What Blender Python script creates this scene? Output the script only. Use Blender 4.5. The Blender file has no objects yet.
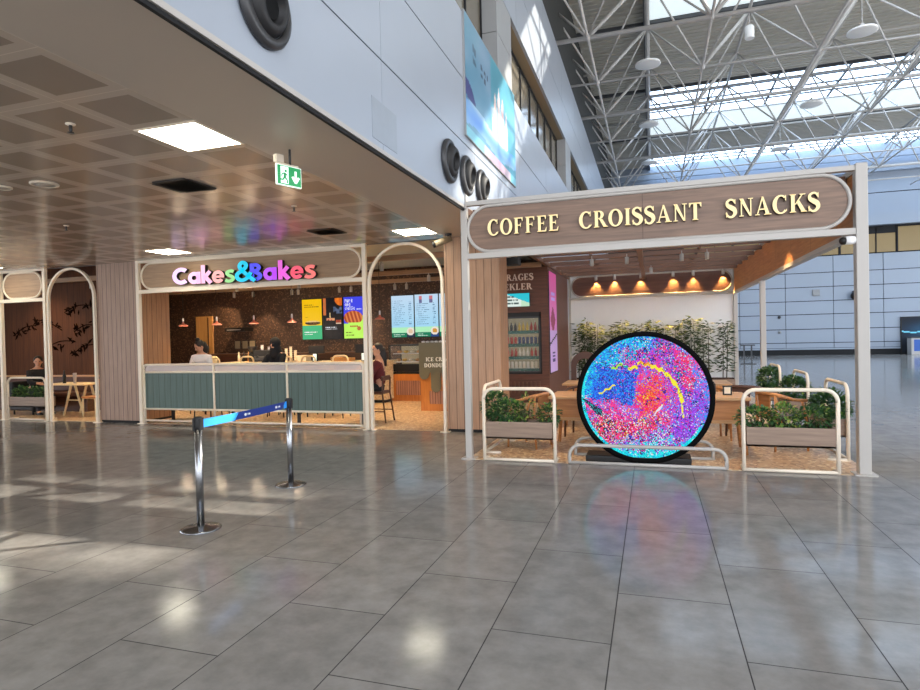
import bpy, bmesh, math, random
from mathutils import Vector, Matrix, noise
PI = math.pi
rnd = random.Random(7)
SC = bpy.context.scene
COL = SC.collection

# ------------------------------------------------------------------ colours / materials
def lin(v):
    v /= 255.0
    return v / 12.92 if v <= 0.04045 else ((v + 0.055) / 1.055) ** 2.4
def rgb(r, g, b): return (lin(r), lin(g), lin(b), 1.0)

def newmat(name):
    m = bpy.data.materials.new(name); m.use_nodes = True
    nt = m.node_tree
    return m, nt, nt.nodes['Principled BSDF']

def setin(n, k, v):
    if k in n.inputs: n.inputs[k].default_value = v

def mat(name, col, rough=0.5, metal=0.0, emit=None, es=1.0, var=0.08, scale=6.0, trans=0.0, alpha=1.0, bump=0.0, coat=0.0):
    """plain surface with a light procedural mottling"""
    m, nt, b = newmat(name)
    setin(b, 'Roughness', rough); setin(b, 'Metallic', metal)
    if coat: setin(b, 'Coat Weight', coat); setin(b, 'Coat Roughness', 0.08)
    if var > 0 or bump > 0:
        tc = nt.nodes.new('ShaderNodeTexCoord')
        nz = nt.nodes.new('ShaderNodeTexNoise'); nz.inputs['Scale'].default_value = scale; nz.inputs['Detail'].default_value = 4
        nt.links.new(tc.outputs['Object'], nz.inputs['Vector'])
        mx = nt.nodes.new('ShaderNodeMix'); mx.data_type = 'RGBA'
        mx.inputs[6].default_value = tuple(c * (1 - var) for c in col[:3]) + (1,)
        mx.inputs[7].default_value = tuple(min(1, c * (1 + var)) for c in col[:3]) + (1,)
        nt.links.new(nz.outputs['Fac'], mx.inputs[0])
        nt.links.new(mx.outputs[2], b.inputs['Base Color'])
        if bump > 0:
            bp = nt.nodes.new('ShaderNodeBump'); bp.inputs['Strength'].default_value = bump
            nt.links.new(nz.outputs['Fac'], bp.inputs['Height']); nt.links.new(bp.outputs[0], b.inputs['Normal'])
    else:
        b.inputs['Base Color'].default_value = col
    if emit: setin(b, 'Emission Color', emit); setin(b, 'Emission Strength', es)
    if trans: setin(b, 'Transmission Weight', trans)
    if alpha < 1: setin(b, 'Alpha', alpha)
    return m

def math_n(nt, op, a, b=None):
    n = nt.nodes.new('ShaderNodeMath'); n.operation = op
    for i, v in enumerate((a, b)):
        if v is None: continue
        if isinstance(v, (int, float)): n.inputs[i].default_value = v
        else: nt.links.new(v, n.inputs[i])
    return n.outputs[0]

def wood(name, c1, c2, grain='Z', groove=None, pitch=0.11, gw=0.008, rough=0.5, gdark=0.35, gscale=1.0):
    """stretched-noise timber; optional narrow dark grooves across one axis"""
    m, nt, b = newmat(name)
    setin(b, 'Roughness', rough)
    tc = nt.nodes.new('ShaderNodeTexCoord')
    mp = nt.nodes.new('ShaderNodeMapping')
    s = [14 * gscale] * 3; s['XYZ'.index(grain)] = 0.9 * gscale
    mp.inputs['Scale'].default_value = s
    nt.links.new(tc.outputs['Object'], mp.inputs['Vector'])
    nz = nt.nodes.new('ShaderNodeTexNoise'); nz.inputs['Scale'].default_value = 2.2; nz.inputs['Detail'].default_value = 5
    nz.inputs['Distortion'].default_value = 0.6
    nt.links.new(mp.outputs[0], nz.inputs['Vector'])
    rp = nt.nodes.new('ShaderNodeValToRGB')
    rp.color_ramp.elements[0].position = 0.3; rp.color_ramp.elements[0].color = c2
    rp.color_ramp.elements[1].position = 0.7; rp.color_ramp.elements[1].color = c1
    nt.links.new(nz.outputs['Fac'], rp.inputs[0])
    out = rp.outputs[0]
    if groove:
        sx = nt.nodes.new('ShaderNodeSeparateXYZ'); nt.links.new(tc.outputs['Object'], sx.inputs[0])
        fac = None
        for g in groove:
            v = math_n(nt, 'FLOORED_MODULO', math_n(nt, 'ADD', sx.outputs['XYZ'.index(g)], pitch * 0.41), pitch)
            f = math_n(nt, 'LESS_THAN', v, gw)
            fac = f if fac is None else math_n(nt, 'MAXIMUM', fac, f)
        mx = nt.nodes.new('ShaderNodeMix'); mx.data_type = 'RGBA'
        nt.links.new(fac, mx.inputs[0]); nt.links.new(out, mx.inputs[6])
        mx.inputs[7].default_value = tuple(c * gdark for c in c2[:3]) + (1,)
        out = mx.outputs[2]
        bp = nt.nodes.new('ShaderNodeBump'); bp.inputs['Strength'].default_value = 0.5; bp.inputs['Distance'].default_value = 0.01; bp.invert = True
        nt.links.new(fac, bp.inputs['Height']); nt.links.new(bp.outputs[0], b.inputs['Normal'])
    nt.links.new(out, b.inputs['Base Color'])
    return m

def attr_mat(name, strength, rough=0.25, base=False):
    """colours come from the mesh's own colour attribute: an LED screen, or a print when base=True"""
    m, nt, b = newmat(name)
    a = nt.nodes.new('ShaderNodeAttribute'); a.attribute_name = 'Col'
    setin(b, 'Roughness', rough)
    if not base: setin(b, 'Specular IOR Level', 0.08)
    if base: nt.links.new(a.outputs['Color'], b.inputs['Base Color'])
    else: b.inputs['Base Color'].default_value = (0.01, 0.01, 0.01, 1)
    nt.links.new(a.outputs['Color'], b.inputs['Emission Color']); setin(b, 'Emission Strength', strength)
    return m

def floor_tile():
    m, nt, b = newmat('grey_porcelain_tile')
    tc = nt.nodes.new('ShaderNodeTexCoord')
    sx = nt.nodes.new('ShaderNodeSeparateXYZ'); nt.links.new(tc.outputs['Object'], sx.inputs[0])
    cb = nt.nodes.new('ShaderNodeCombineXYZ')
    nt.links.new(math_n(nt, 'ADD', sx.outputs[1], -3.15 + 1.274 * 40), cb.inputs[0])
    nt.links.new(math_n(nt, 'ADD', sx.outputs[0], 0.23 + 0.637 * 80), cb.inputs[1])
    br = nt.nodes.new('ShaderNodeTexBrick')
    br.offset = 0.5; br.offset_frequency = 2; br.squash = 1
    br.inputs['Scale'].default_value = 1.0
    br.inputs['Brick Width'].default_value = 1.274; br.inputs['Row Height'].default_value = 0.637
    br.inputs['Mortar Size'].default_value = 0.0035; br.inputs['Mortar Smooth'].default_value = 0.1
    br.inputs['Color1'].default_value = (0.275, 0.263, 0.248, 1); br.inputs['Color2'].default_value = (0.312, 0.298, 0.282, 1)
    br.inputs['Mortar'].default_value = (0.045, 0.043, 0.042, 1)
    nt.links.new(cb.outputs[0], br.inputs['Vector'])
    nz = nt.nodes.new('ShaderNodeTexNoise'); nz.inputs['Scale'].default_value = 5.0; nz.inputs['Detail'].default_value = 10; nz.inputs['Roughness'].default_value = 0.65
    nt.links.new(tc.outputs['Object'], nz.inputs['Vector'])
    rp = nt.nodes.new('ShaderNodeValToRGB')
    rp.color_ramp.elements[0].position = 0.3; rp.color_ramp.elements[0].color = (0.76, 0.755, 0.75, 1)
    rp.color_ramp.elements[1].position = 0.72; rp.color_ramp.elements[1].color = (1.16, 1.155, 1.15, 1)
    nt.links.new(nz.outputs['Fac'], rp.inputs[0])
    mx = nt.nodes.new('ShaderNodeMix'); mx.data_type = 'RGBA'; mx.blend_type = 'MULTIPLY'; mx.inputs[0].default_value = 1.0
    nt.links.new(br.outputs['Color'], mx.inputs[6]); nt.links.new(rp.outputs[0], mx.inputs[7])
    nt.links.new(mx.outputs[2], b.inputs['Base Color'])
    r2 = nt.nodes.new('ShaderNodeMapRange'); nt.links.new(nz.outputs['Fac'], r2.inputs[0])
    r2.inputs[3].default_value = 0.07; r2.inputs[4].default_value = 0.16
    rr = math_n(nt, 'MAXIMUM', r2.outputs[0], math_n(nt, 'MULTIPLY', br.outputs['Fac'], 0.7))
    nt.links.new(rr, b.inputs['Roughness'])
    setin(b, 'Specular IOR Level', 0.15)
    bp = nt.nodes.new('ShaderNodeBump'); bp.inputs['Strength'].default_value = 0.06; bp.inputs['Distance'].default_value = 0.01
    nt.links.new(nz.outputs['Fac'], bp.inputs['Height']); nt.links.new(bp.outputs[0], b.inputs['Normal'])
    return m

def speckle(name, base, dark, light, scale=60.0, rough=0.4):
    """terrazzo: voronoi chips in three tones"""
    m, nt, b = newmat(name)
    tc = nt.nodes.new('ShaderNodeTexCoord')
    vo = nt.nodes.new('ShaderNodeTexVoronoi'); vo.inputs['Scale'].default_value = scale
    nt.links.new(tc.outputs['Object'], vo.inputs['Vector'])
    sp = nt.nodes.new('ShaderNodeSeparateColor'); nt.links.new(vo.outputs['Color'], sp.inputs[0])
    rp = nt.nodes.new('ShaderNodeValToRGB'); rp.color_ramp.interpolation = 'CONSTANT'
    e = rp.color_ramp.elements
    e[0].position = 0.0; e[0].color = dark
    e[1].position = 0.22; e[1].color = base
    n = e.new(0.84); n.color = light
    nt.links.new(sp.outputs[0], rp.inputs[0]); nt.links.new(rp.outputs[0], b.inputs['Base Color'])
    setin(b, 'Roughness', rough)
    return m

def ceiling_mat():
    """metal ceiling tiles: module 0.6 m with a perforated darker square in every tile and hairline joints"""
    m, nt, b = newmat('perforated_ceiling_tile')
    tc = nt.nodes.new('ShaderNodeTexCoord')
    sx = nt.nodes.new('ShaderNodeSeparateXYZ'); nt.links.new(tc.outputs['Object'], sx.inputs[0])
    ds = []
    for i, off in ((0, 3.22 + 60), (1, -3.7 + 60)):
        v = math_n(nt, 'FLOORED_MODULO', math_n(nt, 'ADD', sx.outputs[i], off), 0.6)
        ds.append(math_n(nt, 'ABSOLUTE', math_n(nt, 'SUBTRACT', v, 0.3)))
    d = math_n(nt, 'MAXIMUM', ds[0], ds[1])
    inner = math_n(nt, 'LESS_THAN', d, 0.225)
    joint = math_n(nt, 'GREATER_THAN', d, 0.2965)
    mx = nt.nodes.new('ShaderNodeMix'); mx.data_type = 'RGBA'
    nt.links.new(inner, mx.inputs[0])
    mx.inputs[6].default_value = rgb(198, 182, 166); mx.inputs[7].default_value = rgb(156, 140, 126)
    m2 = nt.nodes.new('ShaderNodeMix'); m2.data_type = 'RGBA'
    nt.links.new(joint, m2.inputs[0]); nt.links.new(mx.outputs[2], m2.inputs[6]); m2.inputs[7].default_value = rgb(222, 208, 192)
    nt.links.new(m2.outputs[2], b.inputs['Base Color'])
    setin(b, 'Roughness', 0.2); setin(b, 'Specular IOR Level', 0.5)
    return m

M = {}
def setup_materials():
    M['tile'] = floor_tile()
    M['terrazzo_floor'] = speckle('beige_terrazzo', rgb(206, 174, 136), rgb(166, 128, 92), rgb(236, 218, 188), 28, 0.3)
    M['terrazzo_wall'] = speckle('dark_brown_terrazzo', rgb(72, 50, 38), rgb(56, 39, 30), rgb(112, 84, 62), 30, 0.6)
    M['ceil'] = ceiling_mat()
    M['soffit'] = mat('soffit_paint', rgb(194, 181, 167), 0.4, var=0.03, scale=1.0)
    M['bulk'] = mat('pale_blue_grey_panel', rgb(158, 166, 178), 0.32, var=0.05, scale=1.2)
    M['gap'] = mat('dark_joint', rgb(24, 25, 28), 0.8, var=0)
    M['far'] = mat('blue_grey_cladding', rgb(150, 162, 178), 0.35, var=0.04, scale=0.5)
    M['deck'] = mat('grey_roof_sheet', rgb(196, 192, 182), 0.6, var=0.06, scale=0.6)
    M['steel'] = mat('light_grey_tube', rgb(188, 186, 184), 0.4, var=0.05)
    M['darksteel'] = mat('dark_grey_steel', rgb(70, 72, 76), 0.5, var=0.08)
    M['white'] = mat('warm_white_powder_coat', rgb(240, 226, 206), 0.42, var=0.03)
    M['whitemetal'] = mat('cool_white_powder_coat', rgb(182, 177, 171), 0.4, var=0.03)
    M['colwood'] = wood('grooved_mauve_oak', rgb(176, 146, 128), rgb(152, 124, 108), 'Z', 'X', 0.115, 0.011)
    M['colwood2'] = wood('grooved_tan_oak', rgb(184, 146, 118), rgb(162, 126, 100), 'Z', 'XY', 0.13, 0.010)
    M['muralink'] = mat('mural_ink', rgb(30, 20, 15), 1.0, var=0.1)
    setin(M['muralink'].node_tree.nodes['Principled BSDF'], 'Specular IOR Level', 0.0)
    M['rimblack'] = mat('matte_black_rim', rgb(5, 5, 6), 0.8, var=0)
    setin(M['rimblack'].node_tree.nodes['Principled BSDF'], 'Specular IOR Level', 0.12)
    M['attic'] = mat('dark_roof_edge', rgb(56, 56, 54), 0.8, var=0.2)
    M['sidewood'] = wood('grooved_return_oak', rgb(176, 132, 96), rgb(150, 108, 76), 'Z', 'Y', 0.13, 0.010)
    M['fascia'] = wood('brown_grey_board', rgb(140, 112, 94), rgb(112, 90, 76), 'X', rough=0.5)
    M['fasciaw'] = wood('warm_oak_board', rgb(176, 144, 112), rgb(150, 120, 94), 'X', rough=0.5)
    M['brownboard'] = wood('chocolate_board', rgb(110, 72, 58), rgb(86, 54, 44), 'X', rough=0.55)
    M['orangewood'] = wood('honey_oak', rgb(198, 140, 86), rgb(170, 114, 66), 'Y', 'Y', 1.25, 0.01, gdark=0.5)
    M['slat'] = wood('walnut_slat', rgb(120, 84, 62), rgb(92, 62, 46), 'X')
    M['table'] = wood('oak_table', rgb(214, 170, 120), rgb(186, 140, 94), 'X', rough=0.38)
    M['chairwood'] = wood('oak_chair', rgb(204, 142, 88), rgb(172, 112, 64), 'X', rough=0.4)
    M['darkwood'] = wood('dark_walnut', rgb(96, 60, 42), rgb(66, 40, 30), 'X', rough=0.4)
    M['green'] = wood('sage_green_board', rgb(92, 112, 106), rgb(80, 100, 94), 'Z', 'X', 0.145, 0.010, gdark=0.45)
    M['boxwood'] = wood('ash_planter_board', rgb(156, 132, 114), rgb(132, 110, 94), 'X', rough=0.5)
    M['muralwood'] = wood('brown_slat_wall', rgb(96, 56, 32), rgb(74, 43, 25), 'Z', 'X', 0.2, 0.008, rough=0.85)
    M['doorwood'] = wood('yellow_oak_door', rgb(206, 156, 92), rgb(184, 134, 76), 'Z')
    M['counter'] = speckle('cream_terrazzo', rgb(232, 206, 160), rgb(206, 176, 128), rgb(246, 226, 188), 40, 0.4)
    M['caramel'] = wood('caramel_panel', rgb(206, 132, 62), rgb(184, 112, 50), 'Z', rough=0.4)
    M['mauve'] = wood('mauve_slats', rgb(188, 138, 116), rgb(160, 112, 92), 'Z', 'X', 0.06, 0.012)
    M['olive'] = mat('olive_paint', rgb(122, 116, 92), 0.6, var=0.04)
    M['black'] = mat('black_plastic', rgb(12, 12, 13), 0.5, var=0.05)
    M['softblack'] = mat('black_rubber', rgb(30, 30, 32), 0.6, var=0.08)
    M['charcoal'] = mat('charcoal_metal', rgb(62, 62, 64), 0.4, 0.3, var=0.06)
    M['chrome'] = mat('brushed_chrome', rgb(150, 152, 156), 0.24, 1.0, var=0.06, scale=30)
    M['belt'] = mat('navy_belt', rgb(20, 52, 134), 0.5, emit=rgb(16, 50, 140), es=0.06, var=0.03)
    M['beltlight'] = mat('sky_blue_belt', rgb(50, 150, 236), 0.45, emit=rgb(40, 140, 236), es=0.25, var=0.03)
    M['print'] = mat('white_print', rgb(235, 238, 245), 0.6, var=0.02)
    M['leaf'] = mat('deep_green_leaf', rgb(46, 84, 44), 0.5, var=0.45, scale=9)
    M['leaf2'] = mat('bright_green_leaf', rgb(104, 140, 62), 0.5, var=0.35, scale=9)
    M['leafy'] = mat('yellow_green_leaf', rgb(160, 164, 78), 0.5, var=0.25, scale=9)
    M['bamboo'] = mat('bamboo_leaf', rgb(50, 70, 38), 0.5, var=0.5, scale=3)
    M['culm'] = mat('bamboo_culm', rgb(62, 62, 46), 0.5, var=0.3, scale=12)
    M['soil'] = mat('potting_soil', rgb(60, 40, 30), 0.95, var=0.3, scale=40)
    M['whitewall'] = mat('matte_white_paint', rgb(246, 246, 246), 0.7, var=0.02)
    M['cream'] = mat('cream_tube', rgb(236, 212, 166), 0.45, var=0.03)
    M['glow'] = mat('warm_lens', rgb(255, 240, 214), 0.4, emit=rgb(255, 226, 180), es=14, var=0)
    M['panel'] = mat('light_panel_diffuser', rgb(255, 252, 240), 0.5, emit=rgb(255, 248, 224), es=16, var=0)
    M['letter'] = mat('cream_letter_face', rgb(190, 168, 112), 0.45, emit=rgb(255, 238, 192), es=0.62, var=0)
    M['letterside'] = mat('black_letter_return', rgb(26, 22, 20), 0.5, var=0)
    M['silverletter'] = mat('silver_letter', rgb(208, 190, 176), 0.4, var=0, emit=rgb(208, 190, 176), es=0.12)
    M['creamletter'] = mat('cream_letter', rgb(240, 232, 214), 0.5, var=0, emit=rgb(240, 230, 210), es=0.25)
    M['skylight'] = mat('skylight_pane', rgb(205, 222, 238), 0.1, emit=rgb(200, 226, 255), es=6.0, var=0)
    M['palepanel'] = mat('translucent_roof_sheet', rgb(214, 222, 222), 0.5, emit=rgb(212, 226, 230), es=1.0, var=0.06, scale=0.7)
    M['darkglass'] = mat('tinted_window', rgb(120, 114, 102), 0.12, var=0.1, scale=0.6)
    M['litwin'] = mat('lit_office_window', rgb(130, 112, 74), 0.25, emit=rgb(190, 150, 80), es=0.12, var=0.15, scale=0.4)
    M['glass'] = mat('clear_glass', rgb(235, 238, 238), 0.03, var=0, alpha=0.05)
    M['frost'] = mat('frosted_screen_glass', rgb(214, 200, 196), 0.12, var=0.2, scale=2.0, alpha=0.55)
    M['screen'] = attr_mat('screen_emission', 0.95)
    M['led'] = attr_mat('led_emission', 0.92)
    M['printed'] = attr_mat('printed_vinyl', 0.10, 0.7, base=True)
    M['banner'] = attr_mat('banner_vinyl', 0.0, 0.3, base=True)
    M['tan'] = mat('tan_lintel', rgb(150, 134, 108), 0.5, var=0.04)
    M['pier'] = mat('grey_pier_panel', rgb(150, 152, 154), 0.4, var=0.05)
    M['skin'] = mat('skin', rgb(206, 152, 122), 0.5, var=0.05)
    M['hair'] = mat('dark_hair', rgb(24, 18, 16), 0.55, var=0.2, scale=40)
    M['maroon'] = mat('maroon_cloth', rgb(92, 24, 30), 0.8, var=0.15, scale=20)
    M['blackcloth'] = mat('black_cloth', rgb(22, 22, 26), 0.85, var=0.2, scale=20)
    M['whitecloth'] = mat('white_cloth', rgb(222, 220, 222), 0.8, var=0.05, scale=20)
    M['navycloth'] = mat('dark_denim', rgb(34, 38, 50), 0.85, var=0.2, scale=20)
    M['copper'] = mat('copper_pink_shade', rgb(214, 130, 112), 0.35, 0.2, var=0.05)
    M['greensign'] = mat('exit_green', rgb(20, 150, 84), 0.4, emit=rgb(10, 150, 80), es=0.45, var=0.02)
    M['signwhite'] = mat('exit_white', rgb(240, 250, 246), 0.4, emit=rgb(230, 255, 244), es=0.7, var=0)
    M['paper'] = mat('paper_cup', rgb(236, 222, 196), 0.7, var=0.06)
    M['redfood'] = mat('red_can', rgb(186, 54, 40), 0.35, var=0.15)
    M['yellowfood'] = mat('yellow_bottle', rgb(214, 176, 60), 0.35, var=0.15)
    M['bluecan'] = mat('blue_can', rgb(52, 66, 110), 0.35, var=0.15)
    M['brownfood'] = mat('baked_crust', rgb(198, 142, 82), 0.6, var=0.25, scale=30)
    M['milk'] = mat('white_bottle', rgb(232, 224, 206), 0.35, var=0.05)
    M['glasslit'] = mat('fridge_back_light', rgb(150, 140, 112), 0.5, emit=rgb(230, 214, 170), es=0.16, var=0)
    M['teal'] = mat('shelf_edge_teal', rgb(20, 92, 80), 0.5, var=0.05)
    M['binblue'] = mat('bin_blue_label', rgb(50, 96, 180), 0.5, var=0.05)
    M['binorange'] = mat('bin_orange_label', rgb(208, 140, 84), 0.5, var=0.05)
    M['cushion'] = mat('brown_leather', rgb(88, 56, 44), 0.5, var=0.15, scale=20)

# ------------------------------------------------------------------ mesh builder
class MB:
    def __init__(self): self.bm = bmesh.new()
    def face(self, vs, mi=0):
        try: f = self.bm.faces.new(vs); f.material_index = mi; return f
        except ValueError: return None
    def box(self, x0, x1, y0, y1, z0, z1, mi=0):
        v = [self.bm.verts.new((x, y, z)) for x in (x0, x1) for y in (y0, y1) for z in (z0, z1)]
        for q in ((0, 1, 3, 2), (4, 6, 7, 5), (0, 4, 5, 1), (2, 3, 7, 6), (0, 2, 6, 4), (1, 5, 7, 3)):
            self.face([v[i] for i in q], mi)
        return self
    def rbox(self, x0, x1, y0, y1, z0, z1, r=0.01, mi=0, seg=2):
        b2 = bmesh.new()
        bmesh.ops.create_cube(b2, size=1)
        for v in b2.verts:
            v.co = Vector(((x0 + x1) / 2 + v.co.x * (x1 - x0), (y0 + y1) / 2 + v.co.y * (y1 - y0), (z0 + z1) / 2 + v.co.z * (z1 - z0)))
        bmesh.ops.bevel(b2, geom=b2.edges[:], offset=r, segments=seg, affect='EDGES', profile=0.5)
        self.merge(b2, mi); return self
    def merge(self, b2, mi=0, mtx=None):
        mp = {}
        for v in b2.verts: mp[v] = self.bm.verts.new(mtx @ v.co if mtx else v.co)
        for f in b2.faces:
            n = self.face([mp[v] for v in f.verts], mi)
            if n: n.smooth = f.smooth
        b2.free()
    def tube(self, pts, r, seg=8, closed=False, mi=0, cap=True, sq=False):
        """sweep a round (or square) section along points; r may be a list"""
        pts = [Vector(p) for p in pts]; n = len(pts)
        rs = r if isinstance(r, (list, tuple)) else [r] * n
        if sq: seg = 4
        rings = []; up = None
        for i, p in enumerate(pts):
            if closed: t = (pts[(i + 1) % n] - pts[i - 1])
            else: t = pts[min(i + 1, n - 1)] - pts[max(i - 1, 0)]
            if t.length < 1e-9: t = Vector((0, 0, 1))
            t.normalize()
            if up is None:
                a = Vector((0, 0, 1)) if abs(t.z) < 0.9 else Vector((0, 1, 0))
                if sq and abs(t.z) >= 0.9: a = Vector((0, 1, 0))
                up = (a - t * a.dot(t)).normalized()
            else:
                up = (up - t * up.dot(t))
                up = up.normalized() if up.length > 1e-6 else t.orthogonal().normalized()
            sd = t.cross(up)
            k = math.sqrt(2) if sq else 1
            o = PI / 4 if sq else 0
            rings.append([self.bm.verts.new(p + (up * math.cos(o + 2 * PI * j / seg) + sd * math.sin(o + 2 * PI * j / seg)) * rs[i] * k) for j in range(seg)])
        m = n if closed else n - 1
        for i in range(m):
            A, B = rings[i], rings[(i + 1) % n]
            for j in range(seg):
                f = self.face([A[j], A[(j + 1) % seg], B[(j + 1) % seg], B[j]], mi)
                if f and not sq: f.smooth = True
        if not closed and cap:
            self.face(rings[0][::-1], mi); self.face(rings[-1], mi)
        return self
    def lathe(self, prof, origin=(0, 0, 0), axis='Z', seg=20, mi=0, cap=True):
        """profile of (radius, height) turned about an axis"""
        o = Vector(origin); rings = []
        for r, h in prof:
            ring = []
            for j in range(seg):
                a = 2 * PI * j / seg; c, s = math.cos(a) * r, math.sin(a) * r
                if axis == 'Z': p = Vector((c, s, h))
                elif axis == 'X': p = Vector((h, c, s))
                else: p = Vector((c, h, s))
                ring.append(self.bm.verts.new(o + p))
            rings.append(ring)
        for A, B in zip(rings, rings[1:]):
            for j in range(seg):
                f = self.face([A[j], A[(j + 1) % seg], B[(j + 1) % seg], B[j]], mi)
                if f: f.smooth = True
        if cap and prof[0][0] > 1e-6: self.face(rings[0][::-1], mi)
        if cap and prof[-1][0] > 1e-6: self.face(rings[-1], mi)
        return self
    def ball(self, c, r, seg=12, sc=(1, 1, 1), mi=0):
        b2 = bmesh.new(); bmesh.ops.create_uvsphere(b2, u_segments=seg, v_segments=max(6, seg // 2 + 2), radius=1)
        for f in b2.faces: f.smooth = True
        for v in b2.verts: v.co = Vector((c[0] + v.co.x * r * sc[0], c[1] + v.co.y * r * sc[1], c[2] + v.co.z * r * sc[2]))
        self.merge(b2, mi); return self
    def prism(self, poly, y0, y1, mi=0, side=None, conv=None):
        """2-D outline in x,z given depth along y (conv maps x,y,z elsewhere)"""
        conv = conv or (lambda x, y, z: (x, y, z))
        a = [self.bm.verts.new(conv(x, y0, z)) for x, z in poly]
        b = [self.bm.verts.new(conv(x, y1, z)) for x, z in poly]
        self.face(a, mi); self.face(b[::-1], mi if side is None else side)
        n = len(poly)
        for i in range(n): self.face([a[i], b[i], b[(i + 1) % n], a[(i + 1) % n]], mi if side is None else side)
        return self
    def quad(self, pts, mi=0):
        self.face([self.bm.verts.new(p) for p in pts], mi); return self
    def build(self, name, mats, parent=None, kind=None, fix=True, loc=None):
        if fix: bmesh.ops.recalc_face_normals(self.bm, faces=self.bm.faces[:])
        me = bpy.data.meshes.new(name)
        off = Vector((0, 0, 0)); p = parent
        while p: off += p.location; p = p.parent
        if loc is not None: off += Vector(loc)
        if off.length: bmesh.ops.translate(self.bm, verts=self.bm.verts[:], vec=-off)
        self.bm.to_mesh(me); self.bm.free()
        for m in (mats if isinstance(mats, (list, tuple)) else [mats]): me.materials.append(M[m] if isinstance(m, str) else m)
        o = bpy.data.objects.new(name, me); COL.objects.link(o)
        if loc is not None: o.location = loc
        if parent: o.parent = parent
        if kind: o['kind'] = kind
        return o

def tag(o, label, cat, group=None):
    o['label'] = label; o['category'] = cat
    if group: o['group'] = group
    return o
def thing(name, label, cat, loc=(0, 0, 0), group=None):
    o = bpy.data.objects.new(name, None); COL.objects.link(o)
    o.empty_display_size = 0.1; o.location = loc
    return tag(o, label, cat, group)
def dup(src, loc, label, rz=0.0, group=None, scale=None):
    r = src.copy(); COL.objects.link(r); r.location = loc; r.rotation_euler = (0, 0, rz); r['label'] = label
    if group: r['group'] = group
    if scale: r.scale = scale
    for ch in list(src.children):
        c = ch.copy(); COL.objects.link(c); c.parent = r
        for g in list(ch.children):
            d = g.copy(); COL.objects.link(d); d.parent = c
    return r
def struct(name, mb, mats): return mb.build(name, mats, kind='structure')

def lamp(kind, loc, energy, color=(1, 1, 1), size=0.1, aim=None, angle=60, blend=0.5):
    L = bpy.data.lights.new('lamp_' + kind.lower(), kind); L.energy = energy; L.color = color
    if kind == 'SPOT': L.spot_size = math.radians(angle); L.spot_blend = blend; L.shadow_soft_size = size
    elif kind == 'POINT': L.shadow_soft_size = size
    o = bpy.data.objects.new(L.name, L); COL.objects.link(o); o.location = loc
    if aim is not None: o.rotation_euler = (Vector(aim) - Vector(loc)).to_track_quat('-Z', 'Y').to_euler()
    return o

def arc(cx, cz, r, a0, a1, n, rz=None):
    rz = rz or r
    return [(cx + r * math.cos(math.radians(a0 + (a1 - a0) * i / n)), cz + rz * math.sin(math.radians(a0 + (a1 - a0) * i / n))) for i in range(n + 1)]
def stadium(x0, x1, z0, z1, n=14):
    r = (z1 - z0) / 2; zc = (z0 + z1) / 2
    return arc(x1 - r, zc, r, -90, 90, n) + arc(x0 + r, zc, r, 90, 270, n)
def xz(poly, y): return [(x, y, z) for x, z in poly]

# ------------------------------------------------------------------ painted screens (per-cell colours computed here)
def painted(name, x0, x1, z0, z1, y, nx, nz, fn, mt, parent=None, mask=None, conv=None, loc=None):
    """flat grid of cells facing -Y (conv may turn it); fn(u, v) with v up gives sRGB 0-255"""
    conv = conv or (lambda x, yy, z: (x, yy, z))
    off = Vector((0, 0, 0)); p = parent
    while p: off += p.location; p = p.parent
    if loc is not None: off = Vector(loc)
    idx = {}; verts = []; faces = []; cols = []
    def vid(i, j):
        k = (i, j)
        if k not in idx:
            idx[k] = len(verts)
            verts.append(Vector(conv(x0 + (x1 - x0) * i / nx, y, z0 + (z1 - z0) * j / nz)) - off)
        return idx[k]
    for j in range(nz):
        for i in range(nx):
            u, v = (i + 0.5) / nx, (j + 0.5) / nz
            if mask and not mask(u, v): continue
            faces.append((vid(i, j), vid(i + 1, j), vid(i + 1, j + 1), vid(i, j + 1)))
            c = fn(u, v); cols.append((lin(max(0, min(255, c[0]))), lin(max(0, min(255, c[1]))), lin(max(0, min(255, c[2]))), 1.0))
    me = bpy.data.meshes.new(name); me.from_pydata(verts, [], faces)
    at = me.color_attributes.new('Col', 'FLOAT_COLOR', 'CORNER')
    buf = []
    for c in cols: buf.extend(c * 4)
    at.data.foreach_set('color', buf)
    me.materials.append(M[mt])
    o = bpy.data.objects.new(name, me); COL.objects.link(o)
    if loc is not None: o.location = loc
    if parent: o.parent = parent
    return o

# ------------------------------------------------------------------ letters
def ribbon(pts, ws):
    """thick-and-thin stroke as a list of quads"""
    pts = [Vector(p) for p in pts]; n = len(pts)
    if not isinstance(ws, (list, tuple)): ws = [ws] * n
    elif len(ws) != n: ws = [ws[0] + (ws[-1] - ws[0]) * i / (n - 1) for i in range(n)]
    L, R = [], []
    for i in range(n):
        t = pts[min(i + 1, n - 1)] - pts[max(i - 1, 0)]; t.normalize()
        nn = Vector((-t.y, t.x)) * ws[i] / 2
        L.append(pts[i] + nn); R.append(pts[i] - nn)
    return [[tuple(R[i]), tuple(R[i + 1]), tuple(L[i + 1]), tuple(L[i])] for i in range(n - 1)]
def rect(x0, x1, z0, z1): return [[(x0, z0), (x1, z0), (x1, z1), (x0, z1)]]
def ring(cx, cz, rx, rz, ix, iz, a0=0, a1=360, n=28, shift=0):
    """band between an outer and an inner ellipse: the modulated bowl of a serif letter"""
    out = []
    for i in range(n):
        A = math.radians(a0 + (a1 - a0) * i / n); B = math.radians(a0 + (a1 - a0) * (i + 1) / n)
        P = lambda a, x, z, s=0: (cx + s + x * math.cos(a), cz + z * math.sin(a))
        out.append([P(A, ix, iz, shift), P(A, rx, rz), P(B, rx, rz), P(B, ix, iz, shift)])
    return out
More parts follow.
